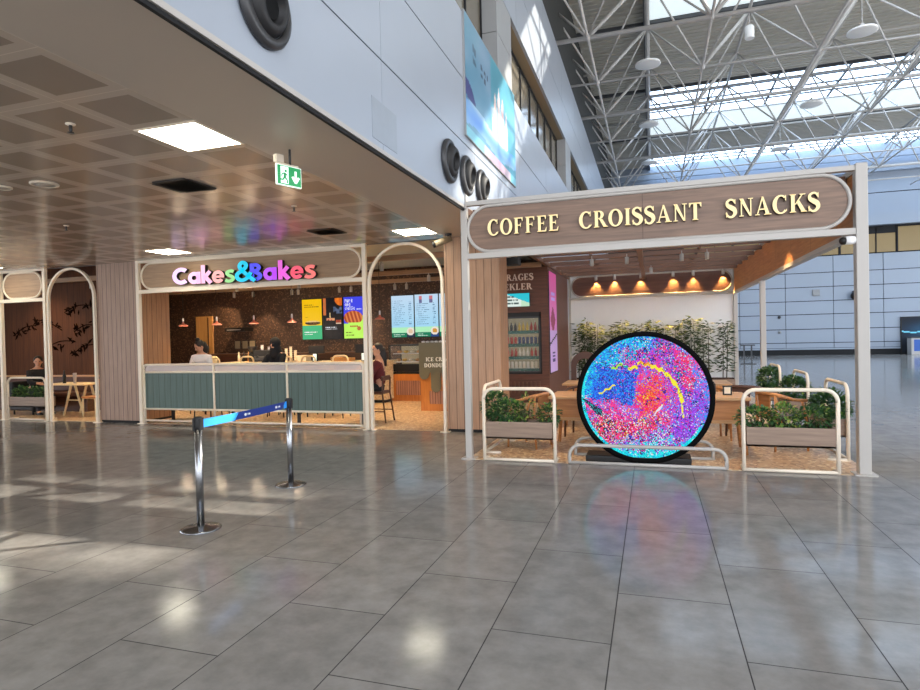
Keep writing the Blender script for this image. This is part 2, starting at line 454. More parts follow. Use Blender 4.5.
def catmull(P, n=8):
    P = [Vector(p) for p in P]; out = []
    for i in range(len(P) - 1):
        a = P[max(i - 1, 0)]; b = P[i]; c = P[i + 1]; d = P[min(i + 2, len(P) - 1)]
        for k in range(n):
            t = k / n
            out.append(0.5 * ((2 * b) + (c - a) * t + (2 * a - 5 * b + 4 * c - d) * t * t + (3 * b - a - 3 * c + d) * t ** 3))
    out.append(P[-1]); return out
T, H = 0.20, 0.075
def serif(x0, x1, z, d=1): return [[(x0, z), (x1, z), (x1 - 0.03, z + d * 0.055), (x0 + 0.03, z + d * 0.055)]]
def stem(x, w=T, z0=0, z1=1): return rect(x, x + w, z0, z1) + serif(x - 0.08, x + w + 0.08, z0) + serif(x - 0.08, x + w + 0.08, z1, -1)
def serif_glyph(ch):
    if ch == 'I': return stem(0.1), 0.4
    if ch == 'İ': return stem(0.1) + ring(0.2, 1.14, 0.07, 0.07, 0.0, 0.0, n=10), 0.4
    if ch in 'EF':
        g = stem(0.1) + rect(0.25, 0.62, 1 - H, 1) + [[(0.6, 1), (0.66, 1), (0.66, 0.76), (0.62, 0.76), (0.54, 0.94)]]
        g += rect(0.25, 0.5, 0.48, 0.48 + H) + rect(0.48, 0.53, 0.39, 0.64)
        if ch == 'E': g += rect(0.25, 0.65, 0, H) + [[(0.56, 0.06), (0.66, 0.26), (0.70, 0.26), (0.66, 0), (0.62, 0)]]
        return g, 0.76
    if ch == 'L': return stem(0.1) + rect(0.25, 0.62, 0, H) + [[(0.54, 0.06), (0.62, 0.28), (0.66, 0.28), (0.64, 0), (0.6, 0)]], 0.72
    if ch == 'O': return ring(0.46, 0.5, 0.44, 0.53, 0.225, 0.44), 0.94
    if ch in 'CGÇ':
        g = ring(0.46, 0.5, 0.44, 0.53, 0.235, 0.44, 48, 318, shift=0.02) + rect(0.70, 0.755, 0.70, 1.0)
        if ch == 'G': g += rect(0.60, 0.79, 0.03, 0.42) + serif(0.50, 0.88, 0.44, -1)
        else: g += [[(0.70, 0.14), (0.78, 0.10), (0.80, 0.22), (0.77, 0.24)]]
        if ch == 'Ç': g += ribbon([(0.46, 0), (0.52, -0.1), (0.42, -0.2)], 0.07)
        return g, 0.86
    if ch == 'S':
        p = catmull([(0.55, 0.80), (0.44, 0.96), (0.28, 0.985), (0.12, 0.87), (0.14, 0.68), (0.32, 0.55), (0.50, 0.42), (0.55, 0.22), (0.42, 0.04), (0.25, 0.01), (0.10, 0.14), (0.07, 0.26)])
        n = len(p); ws = [0.06 + 0.17 * math.exp(-((i / (n - 1) - 0.5) / 0.20) ** 2) + 0.04 for i in range(n)]
        return ribbon(p, ws) + rect(0.53, 0.58, 0.72, 1.0) + rect(0.05, 0.10, 0.0, 0.3), 0.68
    if ch == 'T': return stem(0.27) + rect(0.04, 0.70, 1 - H, 1) + [[(0.02, 1), (0.1, 1), (0.14, 0.93), (0.06, 0.74), (0.02, 0.74)], [(0.64, 1), (0.72, 1), (0.72, 0.74), (0.68, 0.74), (0.60, 0.93)]], 0.76
    if ch == 'N': return rect(0.14, 0.21, 0, 1) + rect(0.66, 0.73, 0, 1) + [[(0.06, 1), (0.28, 1), (0.73, 0.0), (0.62, 0.0)]] + serif(0.04, 0.32, 0) + serif(0.54, 0.84, 1, -1), 0.88
    if ch == 'A': return [[(0.08, 0), (0.15, 0), (0.43, 0.94), (0.38, 1.02)], [(0.36, 1.02), (0.46, 1.02), (0.80, 0), (0.58, 0)]] + rect(0.2, 0.6, 0.28, 0.28 + H) + serif(-0.01, 0.27, 0) + serif(0.48, 0.90, 0), 0.88
    if ch in 'RBP':
        g = stem(0.1) + ring(0.36, 0.745, 0.30, 0.255, 0.10, 0.185, -90, 90) + rect(0.28, 0.38, 0.92, 1) + rect(0.28, 0.38, 0.49, 0.56)
        if ch == 'R': g += [[(0.36, 0.5), (0.56, 0.5), (0.86, 0), (0.64, 0)]] + serif(0.60, 0.92, 0)
        if ch == 'B': g += ring(0.38, 0.27, 0.33, 0.27, 0.11, 0.20, -90, 90) + rect(0.28, 0.4, 0, 0.07)
        return g, 0.86 if ch == 'R' else 0.76
    if ch == 'K': return stem(0.1) + [[(0.28, 0.42), (0.36, 0.42), (0.74, 0.97), (0.66, 0.97)], [(0.38, 0.58), (0.52, 0.68), (0.90, 0), (0.66, 0)]] + serif(0.54, 0.88, 1, -1) + serif(0.60, 0.96, 0), 0.92
    if ch == 'D': return stem(0.1) + ring(0.34, 0.5, 0.50, 0.5, 0.28, 0.42, -90, 90) + rect(0.28, 0.36, 0.92, 1) + rect(0.28, 0.36, 0, 0.08), 0.92
    if ch == 'U': return rect(0.1, 0.3, 0.3, 1) + rect(0.68, 0.75, 0.3, 1) + ring(0.425, 0.32, 0.325, 0.34, 0.2, 0.25, 180, 360, shift=0.055) + serif(0.02, 0.38, 1, -1) + serif(0.56, 0.86, 1, -1), 0.9
    if ch == 'M': return rect(0.14, 0.21, 0, 1) + rect(0.78, 0.98, 0, 1) + [[(0.08, 1), (0.30, 1), (0.60, 0.1), (0.52, 0)], [(0.52, 0), (0.58, 0), (0.88, 1), (0.80, 1)]] + serif(0.04, 0.32, 0) + serif(0.70, 1.06, 0) + serif(0.80, 1.06, 1, -1), 1.12
    if ch == 'V': return [[(0.06, 1), (0.28, 1), (0.50, 0.1), (0.42, -0.02)], [(0.42, -0.02), (0.48, -0.02), (0.80, 1), (0.73, 1)]] + serif(-0.02, 0.36, 1, -1) + serif(0.62, 0.90, 1, -1), 0.86
    return [], 0.45
def word_width(w, gap=0.05): return sum(serif_glyph(c)[1] + gap for c in w) - gap
def serif_word(w, x0, x1, z0, h, y, depth, mats, parent, conv=None, gap=0.05):
    """one raised letter mesh per character between x0 and x1"""
    k = (x1 - x0) / word_width(w, gap); x = x0
    for c in w:
        polys, adv = serif_glyph(c)
        if polys:
            mb = MB()
            for i, p in enumerate(polys):
                mb.prism([(x + a * k, z0 + b * h) for a, b in p], y - depth, y, 0, 1, conv)
            mb.build('letter', mats, parent)
        x += (adv + gap) * k

def sans_glyph(ch):
    W = 0.235
    if ch == 'C': return ribbon(arc(0.5, 0.5, 0.385, 48, 312, 22), W), 0.86
    if ch == 'a': return ring(0.36, 0.35, 0.36, 0.36, 0.135, 0.135) + rect(0.50, 0.735, 0.0, 0.70), 0.76
    if ch == 'k': return rect(0.0, 0.235, 0, 1.08) + ribbon([(0.16, 0.30), (0.52, 0.70)], 0.22) + ribbon([(0.22, 0.40), (0.56, 0.0)], 0.24), 0.68
    if ch == 'e': return ring(0.37, 0.35, 0.37, 0.37, 0.15, 0.16, 0, 325) + rect(0.1, 0.735, 0.285, 0.41), 0.75
    if ch == 's':
        p = catmull([(0.50, 0.585), (0.36, 0.635), (0.20, 0.60), (0.16, 0.50), (0.25, 0.40), (0.40, 0.31), (0.46, 0.20), (0.38, 0.09), (0.22, 0.06), (0.06, 0.14)])
        return ribbon(p, 0.19), 0.58
    if ch == 'B': return rect(0, 0.25, 0, 1) + ring(0.30, 0.74, 0.33, 0.26, 0.10, 0.07, -90, 90) + ring(0.32, 0.27, 0.38, 0.28, 0.13, 0.08, -90, 90) + rect(0.2, 0.34, 0.80, 1) + rect(0.2, 0.34, 0.40, 0.67) + rect(0.2, 0.34, 0, 0.19), 0.72
    if ch == '&':
        p = catmull([(1.06, -0.10), (0.70, 0.24), (0.34, 0.64), (0.28, 0.86), (0.42, 1.02), (0.60, 0.92), (0.58, 0.72), (0.36, 0.52), (0.14, 0.34), (0.16, 0.10), (0.40, -0.02), (0.66, 0.10), (0.86, 0.42)])
        return ribbon(p, 0.215), 1.1
    return [], 0.4

# ================================================================== BUILD
setup_materials()
CZ = 3.265            # ceiling height
BX = -2.29            # plane of the long wall between the low ceiling and the tall hall
SY = 9.58             # shopfront line

# ------------------------------------------------------------------ camera
cam = bpy.data.cameras.new('camera'); cam.lens = 23.5235; cam.sensor_width = 36; cam.sensor_fit = 'HORIZONTAL'
co = bpy.data.objects.new('camera', cam); COL.objects.link(co)
cr, cd, cf = (0.952226484, 0.304500202, -0.0233313163), (-0.018019786, -0.020242447, -0.999632698), (-0.304860642, 0.952297154, -0.0137883657)
co.matrix_world = Matrix(((cr[0], -cd[0], -cf[0], 0), (cr[1], -cd[1], -cf[1], 0), (cr[2], -cd[2], -cf[2], 1.6), (0, 0, 0, 1)))
cam.clip_end = 300
SC.camera = co

# ------------------------------------------------------------------ floor, ceilings, walls
struct('floor', MB().box(-24, 34, -9, 54, -0.06, 0), 'tile')
struct('floor_canopy', MB().box(-2.32, 2.26, 7.47, 17.9, 0.0, 0.006), 'terrazzo_floor')
struct('floor_shop', MB().box(-17.9, -2.32, 9.62, 16, 0.0, 0.006), 'terrazzo_floor')
struct('ceiling', MB().box(-24, -3.22, -9, SY + 0.02, CZ, CZ + 0.05), 'ceil')
struct('ceiling_soffit', MB().box(-3.22, BX - 0.03, -9, SY + 0.5, CZ, CZ + 0.05), 'soffit')
struct('ceiling_shop', MB().box(-18, BX - 0.05, SY + 0.05, 16.1, 3.62, 3.68), mat('grey_green_ceiling', rgb(196, 198, 188), 0.7))
mb = MB()
for y in (10.9, 13.45, 15.3): mb.box(-18, BX - 0.06, y - 0.05, y + 0.05, 3.13, 3.23)
struct('trim_1', mb, 'fasciaw')
struct('wall_shop_head', MB().box(-18, -2.36, SY + 0.06, SY + 0.12, CZ, 3.66), 'darksteel')

mb = MB()     # cladding panels of the long wall: real panels with real gaps in front of a dark backing
mb.box(BX - 0.3, BX - 0.03, -9, 45, CZ + 0.055, 5.76, 1)
rows = [(3.305, 4.110), (4.124, 4.956), (4.970, 5.78)]
ys = [-9, -5.99, -2.99, 0.01, 2.01, 5.01, 8.01, 11.01, 14.01, 17.01, 20.01, 24, 28, 32, 36, 40, 45]
for z0, z1 in rows:
    for a, b in zip(ys, ys[1:]): mb.box(BX - 0.03, BX, a + 0.003, b - 0.003, z0, z1, 0)
mb.box(BX - 0.03, BX + 0.012, -9, 45, CZ - 0.004, CZ + 0.034, 2)
mb.box(BX - 0.03, BX - 0.004, -9, 45, CZ - 0.03, CZ - 0.004, 1)
struct('wall_left', mb, ['bulk', 'gap', 'whitemetal'])
mb = MB()
mb.box(-2.95, BX, -9, 45, 5.78, 5.84, 0)
for z0, z1 in ((7.25, 8.15), (8.162, 9.35)):
    for a, b in zip(ys, ys[1:]): mb.box(BX - 0.06, BX, a + 0.005, b - 0.005, z0, z1, 0)
mb.box(-2.7, BX - 0.06, -9, 45, 7.25, 7.32, 1)
struct('wall_left_upper', mb, ['bulk', 'tan'])
struct('wall_left_attic', MB().box(-3.3, BX - 0.09, -9, 41, 9.36, 12.3), 'attic')
mb = MB()
for y0, y1 in ((1.3, 2.35), (9.5, 10.55), (17.6, 18.75), (25.8, 26.9), (34, 35.1)):
    mb.box(-2.95, BX - 0.005, y0, y1, 5.84, 6.5, 0); mb.box(-2.95, BX - 0.005, y0, y1, 6.51, 7.25, 0)
struct('trim_2', mb, 'pier')
def clerestory(n, y0, y1):
    g = MB().box(-2.62, -2.57, y0, y1, 5.84, 7.25).build('window_%d' % n, 'darkglass', kind='structure')
    m = MB(); k = max(2, round((y1 - y0) / 0.95))
    for i in range(k + 1):
        y = y0 + (y1 - y0) * i / k; m.box(-2.57, -2.54, y - 0.02, y + 0.02, 5.84, 7.25)
    m.box(-2.57, -2.54, y0, y1, 5.84, 5.9); m.box(-2.57, -2.54, y0, y1, 7.2, 7.25)
    m.build('window_frame', 'gap', g)
for i, (a, b) in enumerate(((-9, 1.3), (2.35, 9.5), (10.55, 17.6), (18.75, 25.8), (26.9, 34), (35.1, 45))): clerestory(i + 1, a, b)
struct('wall_left_lower', MB().box(BX - 0.3, BX - 0.02, 17.45, 45, 0, CZ + 0.05), 'bulk')

mb = MB()    # far wall of the hall
FY = 41.0
mb.box(-3.4, 34, FY, FY + 0.3, 0, 12.4, 1)
zs = [0.42, 0.74, 1.56, 2.45, 3.25, 4.09, 4.94, 5.92]
xs = [5.2 + 2.56 * i for i in range(-3, 12)]
for z0, z1 in zip(zs, zs[1:]):
    for a, b in zip(xs, xs[1:]): mb.box(a + 0.015, b - 0.015, FY - 0.06, FY, z0 + 0.02, z1 - 0.02, 0)
for z0, z1 in ((8.25, 9.4), (9.45, 10.6), (10.62, 12.4)): mb.box(-3.2, 34, FY - 0.06, FY, z0, z1, 0)
mb.box(-3, 34, FY - 0.5, FY, 7.5, 8.2, 2)
mb.box(-3, 34, FY - 0.10, FY - 0.06, 0.33, 0.42, 2)
struct('wall_far', mb, ['far', 'gap', 'far'])
struct('baseboard_far', MB().box(-3, 34, FY - 0.07, FY, 0, 0.33), 'gap')
for i in range(10):
    a = 2.0 + 2.9 * i
    w = MB().box(a, a + 2.8, FY - 0.05, FY - 0.01, 5.97, 7.45).build('window_%d' % (10 + i), 'litwin', kind='structure')
    m = MB().box(a - 0.05, a + 0.03, FY - 0.09, FY - 0.05, 5.95, 7.48).box(a + 1.8, a + 1.86, FY - 0.09, FY - 0.05, 5.95, 7.48).box(a, a + 2.8, FY - 0.09, FY - 0.05, 7.05 if i % 2 else 7.38, 7.48)
    m.build('window_frame', 'gap', w)
struct('trim_3', MB().box(-3, 34, FY - 0.4, FY, 10.6, 11.0).box(-3, 34, FY - 0.7, FY - 0.5, 11.3, 11.6), 'far')

# roof of the hall: sheeting, translucent sheets, rooflights; an open rooflight lets the sun in
RZ = 12.3
mb = MB()
for x0, x1, y0, y1 in ((-3.3, 34, -9, 12.0), (-3.3, 0, 12.0, 28), (0, 34, 21.9, 27.9), (-3.3, 0, 28, 41), (0, 34, 34.8, 38.3), (0, 34, 12.0, 17.0)):
    mb.box(x0, x1, y0, y1, RZ, RZ + 0.08)
    y = y0 + 0.1
    while y < y1 - 0.1:
        if y > 16: mb.box(x0, x1, y, y + 0.1, RZ - 0.035, RZ)
        y += 0.26
struct('ceiling_roof', mb, 'deck')
mb = MB()
mb.box(0, 3.4, 17.0, 21.9, RZ, RZ + 0.03).box(3.4, 16.3, 19.3, 21.9, RZ, RZ + 0.03).box(16.3, 34, 17.0, 21.9, RZ, RZ + 0.03).box(0, 34, 31.9, 34.8, RZ, RZ + 0.03)
struct('ceiling_translucent_sheets', mb, 'palepanel')
for n, (y0, y1) in enumerate(((27.9, 31.9), (38.3, 41.0))):
    g = MB().box(0, 34, y0, y1, RZ, RZ + 0.03).build('window_%d' % (30 + n), 'skylight', kind='structure')
    m = MB()
    for i in range(13): m.box(2.62 * i - 0.04, 2.62 * i + 0.04, y0, y1, RZ - 0.08, RZ)
    for k in range(5): m.box(0, 34, y0 + (y1 - y0) * k / 4 - 0.05, y0 + (y1 - y0) * k / 4 + 0.05, RZ - 0.05, RZ)
    m.build('window_frame', 'darksteel', g)
mb = MB()
for y in (21.9, 27.95, 34.8): mb.box(-3.3, 34, y - 0.06, y + 0.06, RZ - 0.12, RZ)
mb.box(-0.1, 0.06, 12, 41, RZ - 0.25, RZ)
struct('trim_4', mb, 'darksteel')

# ------------------------------------------------------------------ space frame under the roof
sf = thing('space_frame', 'grey tubular steel space frame under the tall hall roof', 'roof truss', (10, 22, 9.5))
LX = [-1.5 + 3.07 * i for i in range(9)]; LY = [16.5 + 3.03 * j for j in range(-2, 8)]; LZ = 9.5
UX = [0.02 + 3.07 * i for i in range(8)]; UY = [18.0 + 3.03 * j for j in range(-2, 7)]; UZ = 11.67
for x in LX: MB().tube([(x, LY[0], LZ), (x, LY[-1] + 2, LZ)], 0.038, 8).build('lower_chord', 'steel', sf)
for y in LY: MB().tube([(LX[0] - 1, y, LZ), (LX[-1], y, LZ)], 0.036 if LY.index(y) % 2 else 0.062, 8).build('lower_chord', 'steel', sf)
for x in UX: MB().tube([(x, UY[0], UZ), (x, UY[-1], UZ)], 0.08 if x < 1 else 0.05, 8).build('upper_chord', 'steel', sf)
for y in UY: MB().tube([(LX[0] - 1.4, y, UZ), (UX[-1], y, UZ)], 0.042, 8).build('upper_chord', 'steel', sf)
segs = []
for i, x in enumerate(UX):
    for j, y in enumerate(UY):
        for dx in (0, 1):
            for dy in (0, 1): segs.append(((x, y, UZ), (LX[i + dx], LY[j + dy], LZ)))
for j, y in enumerate(UY):
    for dy in (0, 1): segs.append(((-2.75, y, UZ - 0.3), (LX[0], LY[j + dy], LZ)))
segs.sort(key=lambda s: (0 if s[1][1] > 15.5 and s[1][0] < 12 else 1, (s[0][1] + s[1][1]) + 0.3 * abs(s[0][0])))
for k, s in enumerate(segs[:100]): MB().tube(s, 0.052 if k % 4 == 1 else 0.03, 7).build('diagonal_strut', 'steel', sf)
mb = MB()
for s in segs[100:]: mb.tube(s, 0.03, 6)
mb.build('diagonal_strut', 'steel', sf)['kind'] = 'stuff'
nodes = [(x, y, LZ) for y in LY for x in LX] + [(x, y, UZ) for y in UY for x in UX]
nodes.sort(key=lambda p: (0 if p[1] > 15 and p[0] < 13 else 1, p[1]))
for p in nodes[:98]: MB().ball(p, 0.085, 10).build('node', 'steel', sf)
mb = MB()
for p in nodes[98:]: mb.ball(p, 0.085, 8)
mb.build('node', 'steel', sf)['kind'] = 'stuff'

# high-bay lamps hanging from the upper nodes
hb_lab = {(0, 0): 'nearest white disc lamp on the left row of the hall roof', (1, 0): 'nearest white disc lamp on the right row of the hall roof',
          (0, 1): 'middle white disc lamp on the left row of the hall roof', (1, 1): 'middle white disc lamp on the right row of the hall roof',
          (0, 2): 'farthest white disc lamp on the left row of the hall roof', (1, 2): 'farthest white disc lamp on the right row of the hall roof'}
hb = None
for i, x in enumerate((UX[0], UX[2])):
    for j, y in enumerate((UY[3], UY[5], UY[7])):
        if hb is None:
            hb = thing('high_bay_lamp', hb_lab[(i, j)], 'lamp', (0, 0, 0), 'disc lamps under the hall roof')
            MB().lathe([(0.0, 0.12), (0.1, 0.12), (0.2, 0.08), (0.40, 0.0), (0.41, -0.05), (0.36, -0.07), (0.0, -0.08)], seg=24).build('shade', 'whitewall', hb)
            MB().tube([(0, 0, 0.12), (0, 0, 1.09)], 0.016).lathe([(0.06, 0.1), (0.06, 0.2), (0.03, 0.22)]).build('rod', 'steel', hb)
            hb.location = (x, y, 10.5)
        else: dup(hb, (x, y, 10.5), hb_lab[(i, j)])
t = thing('loudspeaker', 'small white cylindrical loudspeaker hanging under a roof node', 'speaker', (UX[1], UY[3], 11.0))
MB().lathe([(0.13, -0.22), (0.14, -0.2), (0.14, 0.14), (0.12, 0.17), (0, 0.17)], (UX[1], UY[3], 11.0)).build('body', 'whitewall', t)
MB().tube([(UX[1], UY[3], 11.17), (UX[1], UY[3], 11.6)], 0.02).build('bracket', 'steel', t)

# ------------------------------------------------------------------ jet-nozzle vents and advert on the long wall
noz = None
for y, lab in ((3.25, 'large dark round air nozzle on the grey wall nearest the camera'), (6.85, 'dark round air nozzle, left of the three under the banner'),
               (7.56, 'dark round air nozzle, middle of the three under the banner'), (8.27, 'dark round air nozzle, right of the three under the banner')):
    if noz is None:
        noz = thing('air_nozzle', lab, 'air vent', (0, 0, 0), 'round air nozzles in the grey wall')
        MB().lathe([(0.26, 0.0), (0.26, 0.02), (0.245, 0.04), (0.205, 0.05), (0.195, 0.02)], axis='X', seg=32, cap=False).build('flange', 'charcoal', noz)
        b = MB().lathe([(0.2, 0.005), (0.185, 0.045), (0.15, 0.085), (0.115, 0.10), (0.105, 0.085), (0.09, 0.02), (0.0, 0.012)], axis='X', seg=32)
        bmesh.ops.rotate(b.bm, verts=b.bm.verts[:], cent=(0, 0, 0), matrix=Matrix.Rotation(math.radians(10), 3, 'Y'))
        b.build('nozzle', 'softblack', noz)
        MB().lathe([(0.088, 0.05), (0.0, 0.05)], axis='X', seg=24).build('bore', 'gap', noz)
        noz.location = (BX + 0.013, y, 3.70)
    else: dup(noz, (BX + 0.013, y, 3.70), lab)
MB().box(BX, BX + 0.004, 4.79, 5.32, 3.36, 3.72).build('access_hatch', mat('hatch_panel', rgb(150, 158, 169), 0.36, var=0.08, scale=8), loc=(BX, 5.05, 3.36))
tag(bpy.data.objects['access_hatch'], 'faint square access hatch low on the grey wall', 'hatch')

def banner_px(u, v):
    n = noise.noise(Vector((u * 4, v * 6, 1.3)))
    c = [70 + 60 * v + 30 * n, 168 + 30 * v + 24 * n, 188 + 20 * v + 20 * n]
    if u < 0.45: c = [140 + 50 * n + 30 * v, 186 + 20 * n, 206 + 16 * n]
    c = [c[0] * 0.62, c[1] * 0.78, c[2] * 0.84]
    if v > 0.82 and u < 0.25: c = [c[0] * 0.9 + 10, c[1] * 0.95 + 10, c[2]]
    if 0.12 < u < 0.18 and 0.66 < v < 0.84 and math.sin(v * 60 + u * 30) > -0.3: c = [60, 96, 120]
    for k in range(2):
        if 0.24 < u < 0.42 - 0.06 * k and abs(v - (0.74 - k * 0.07 - 0.1 * (u - 0.24))) < 0.022 and math.sin(u * 120) > -0.2: c = [38, 66, 96]
    d = math.hypot((u - 0.0) * 1.5, v - 0.2)
    if 0.13 < d < 0.27 and v > 0.16: c = [44, 46, 118]
    if u < 0.1 and 0.2 < v < 0.32 and d < 0.12 and n > -0.1: c = [70, 80, 96]
    if 0.46 < u < 0.80 and 0.16 < v < 0.88:
        s = math.sin(u * 75) + 0.6 * noise.noise(Vector((u * 30, v * 9, 4)))
        if v < 0.40 + 0.30 * math.sin((u - 0.42) * 7.5) + 0.1 * s: c = [196, 146 + 30 * s, 146 + 26 * s] if s > 0 else [168, 192, 200]
    if v < 0.44 + 0.05 * math.sin(u * 9):
        w = noise.noise(Vector((u * 3, v * 12, 8)))
        if abs(v - 0.2 - 0.03 * math.sin(u * 8)) < 0.10 - 0.03 * u: c = [120 + 80 * w, 168 + 50 * w, 218]
    if v < 0.09: c = [190 + 30 * n, 164 + 40 * n, 180 + 30 * n] if 0.3 < u < 0.86 else [110, 186, 202]
    return c
bt = thing('advert_banner', 'large glossy teal advertising banner high on the grey wall', 'banner', (BX, 9.05, 4.24))
cv = lambda x, y, z: (BX + 0.03, x, z)
painted('print', 7.56, 10.55, 4.24, 5.86, 0, 90, 60, banner_px, 'banner', bt, conv=cv)
MB().box(BX, BX + 0.028, 7.55, 10.56, 4.23, 5.87).build('frame', 'pier', bt)

# ------------------------------------------------------------------ low-ceiling fittings
def light_panel(x, y, lab):
    t = thing('ceiling_light', lab, 'light', (x, y, CZ), 'square ceiling light panels')
    MB().box(x - 0.27, x + 0.27, y - 0.27, y + 0.27, CZ - 0.006, CZ + 0.002).build('diffuser', 'panel', t)
    m = MB()
    for a, b, c, d in ((-0.29, 0.29, -0.29, -0.27), (-0.29, 0.29, 0.27, 0.29), (-0.29, -0.27, -0.27, 0.27), (0.27, 0.29, -0.27, 0.27)):
        m.box(x + a, x + b, y + c, y + d, CZ - 0.008, CZ + 0.002)
    m.build('frame', 'white', t); return t
light_panel(-3.52, 4.0, 'glowing square ceiling panel nearest the camera beside the soffit')
light_panel(-3.52, 8.8, 'glowing square ceiling panel in front of the right arch')
light_panel(-8.32, 8.8, 'glowing square ceiling panel above the left end of the pastry sign')
for x, y in ((-8.32, 4.0), (-3.52, -0.8), (-8.32, -0.8), (-13.12, 4.0), (-13.12, 8.8)):  # unseen panels continuing the ceiling grid, added to brighten the low area
    light_panel(x, y, 'unseen glowing square panel added to the low ceiling for light')
def vent(x, y, lab):
    t = thing('ceiling_vent', lab, 'air vent', (x, y, CZ), 'dark square ceiling vents')
    MB().box(x - 0.20, x + 0.20, y - 0.20, y + 0.20, CZ - 0.004, CZ + 0.002).build('backing', 'gap', t)
    m = MB()
    for k in range(8): m.box(x - 0.20, x + 0.20, y - 0.20 + 0.06 * k, y - 0.26 + 0.06 * k + 0.004, CZ - 0.012, CZ - 0.004)
    for k in range(8): m.box(x - 0.20 + 0.06 * k, x - 0.26 + 0.06 * k + 0.004, y - 0.20, y + 0.20, CZ - 0.012, CZ - 0.004)
    m.build('grille', 'softblack', t)
vent(-4.66, 5.2, 'dark square grille in the ceiling behind the near light panel')
vent(-4.72, 8.22, 'dark square grille in the ceiling in front of the pastry sign')
def sprinkler(x, y, lab):
    t = thing('sprinkler', lab, 'sprinkler', (x, y, CZ), 'ceiling sprinklers')
    MB().lathe([(0.035, 0.004), (0.035, -0.006), (0.012, -0.012)], (x, y, CZ)).build('rosette', 'white', t)
    MB().lathe([(0.012, -0.01), (0.012, -0.05), (0.006, -0.06), (0.024, -0.065), (0.024, -0.069), (0, -0.07)], (x, y, CZ)).build('head', 'charcoal', t)
sprinkler(-4.13, 3.44, 'small dark sprinkler in the ceiling left of the near light panel')
sprinkler(-4.19, 6.49, 'small dark sprinkler in the ceiling below the exit sign')
sprinkler(-7.7, 6.3, 'tiny dark sprinkler in the ceiling far left of the vents')
def disc(x, y, r, lab):
    t = thing('ceiling_speaker', lab, 'ceiling speaker', (x, y, CZ), 'round ceiling discs')
    MB().lathe([(r, 0), (r, -0.012), (r * 0.8, -0.02), (r * 0.8, -0.012)], (x, y, CZ), seg=24).build('rim', 'white', t)
    MB().lathe([(r * 0.78, -0.013), (0, -0.016)], (x, y, CZ), seg=24).build('grille', 'soffit', t)
disc(-5.9, 4.6, 0.13, 'pale round speaker disc in the ceiling at far left')
disc(-6.4, 4.53, 0.09, 'smaller pale round disc at the left edge of the ceiling')

# exit sign: local x along the plate, -y its face
ea = math.radians(68)
ex = thing('exit_sign', 'green and white running-man exit sign hanging from the soffit', 'exit sign', (-2.99, 4.56, 3.03)); ex.rotation_euler = (0, 0, ea); ex.scale = (0.84, 0.84, 0.84)
MB().rbox(-0.15, 0.15, -0.012, 0.012, -0.105, 0.105, 0.004).build('plate', 'signwhite', ex).location = (0, 0, 0)
for o in list(ex.children):
    for v in o.data.vertices: v.co += Vector(ex.location)
def fixloc(o, p):
    for v in o.data.vertices: v.co += Vector(p)
def exb(mb, name, m):
    o = mb.build(name, m, ex); fixloc(o, ex.location); return o
exb(MB().box(-0.141, 0.141, -0.0145, -0.0125, -0.096, 0.096), 'green_field', 'greensign')
m = MB()
m.box(-0.105, -0.012, -0.0165, -0.015, -0.085, 0.088)                       # white door
exb(m, 'door_symbol', 'signwhite')
m = MB()
for a, b, w in (((-0.055, 0.02), (-0.06, -0.025), 0.026), ((-0.06, -0.02), (-0.03, -0.045), 0.016), ((-0.03, -0.045), (-0.028, -0.078), 0.014), ((-0.06, -0.02), (-0.082, -0.05), 0.016),
                ((-0.082, -0.05), (-0.108, -0.048), 0.014), ((-0.055, 0.02), (-0.028, 0.0), 0.012), ((-0.055, 0.022), (-0.088, 0.012), 0.012), ((-0.088, 0.012), (-0.096, -0.014), 0.011)):
    for q in ribbon([a, b], w): m.prism(q, -0.0185, -0.017)
m.prism(arc(-0.046, 0.045, 0.014, 0, 360, 12)[:-1], -0.0185, -0.017)
exb(m, 'running_figure', 'greensign')
m = MB()
for q in ribbon([(0.075, 0.06), (0.075, -0.05)], 0.026) + ribbon([(0.035, -0.0), (0.076, -0.062)], 0.026) + ribbon([(0.115, -0.0), (0.074, -0.062)], 0.026): m.prism(q, -0.0165, -0.015)
exb(m, 'arrow', 'signwhite')
exb(MB().rbox(-0.16, -0.07, -0.03, 0.03, 0.12, 0.20, 0.006).box(-0.15, 0.12, -0.006, 0.006, 0.105, 0.125), 'ballast_box', 'white')
exb(MB().tube([(0.02, 0, 0.12), (0.02, 0, 0.28)], 0.012), 'hanger', 'charcoal')

# bullet camera under the soffit by the column
t = thing('security_camera', 'grey bullet security camera hanging under the soffit by the oak column', 'camera', (-3.1, 9.2, CZ))
MB().lathe([(0.055, 0), (0.055, -0.03), (0.02, -0.035), (0.02, -0.08)], (-3.1, 9.2, CZ)).build('mount', 'charcoal', t)
MB().tube([(-3.06, 9.23, CZ - 0.07), (-3.30, 9.12, CZ - 0.17)], [0.05, 0.055], 14).build('body', 'tan', t)
MB().tube([(-3.30, 9.12, CZ - 0.17), (-3.335, 9.105, CZ - 0.184)], 0.05, 14).build('lens', 'black', t)

# ------------------------------------------------------------------ shopfront: columns, arches, frames
def column(name, x0, x1, y1, m, lab):
    o = MB().box(x0, x1 - 0.01, SY, y1, 0.05, CZ).box(x1 - 0.01, x1, SY + 0.002, y1, 0.05, CZ, 2).box(x0 + 0.01, x1 - 0.01, SY + 0.015, y1, 0, 0.05, 1).build(name, [m, 'gap', 'sidewood'], loc=((x0 + x1) / 2, SY, 0)); tag(o, lab, 'column')
column('clad_column', -10.93, -9.86, 10.40, 'colwood', 'wide mauve-brown column with grooved boards left of the pastry shop')
column('clad_column', -3.315, -2.36, 10.10, 'colwood2', 'tan column with grooved boards behind the left canopy post')

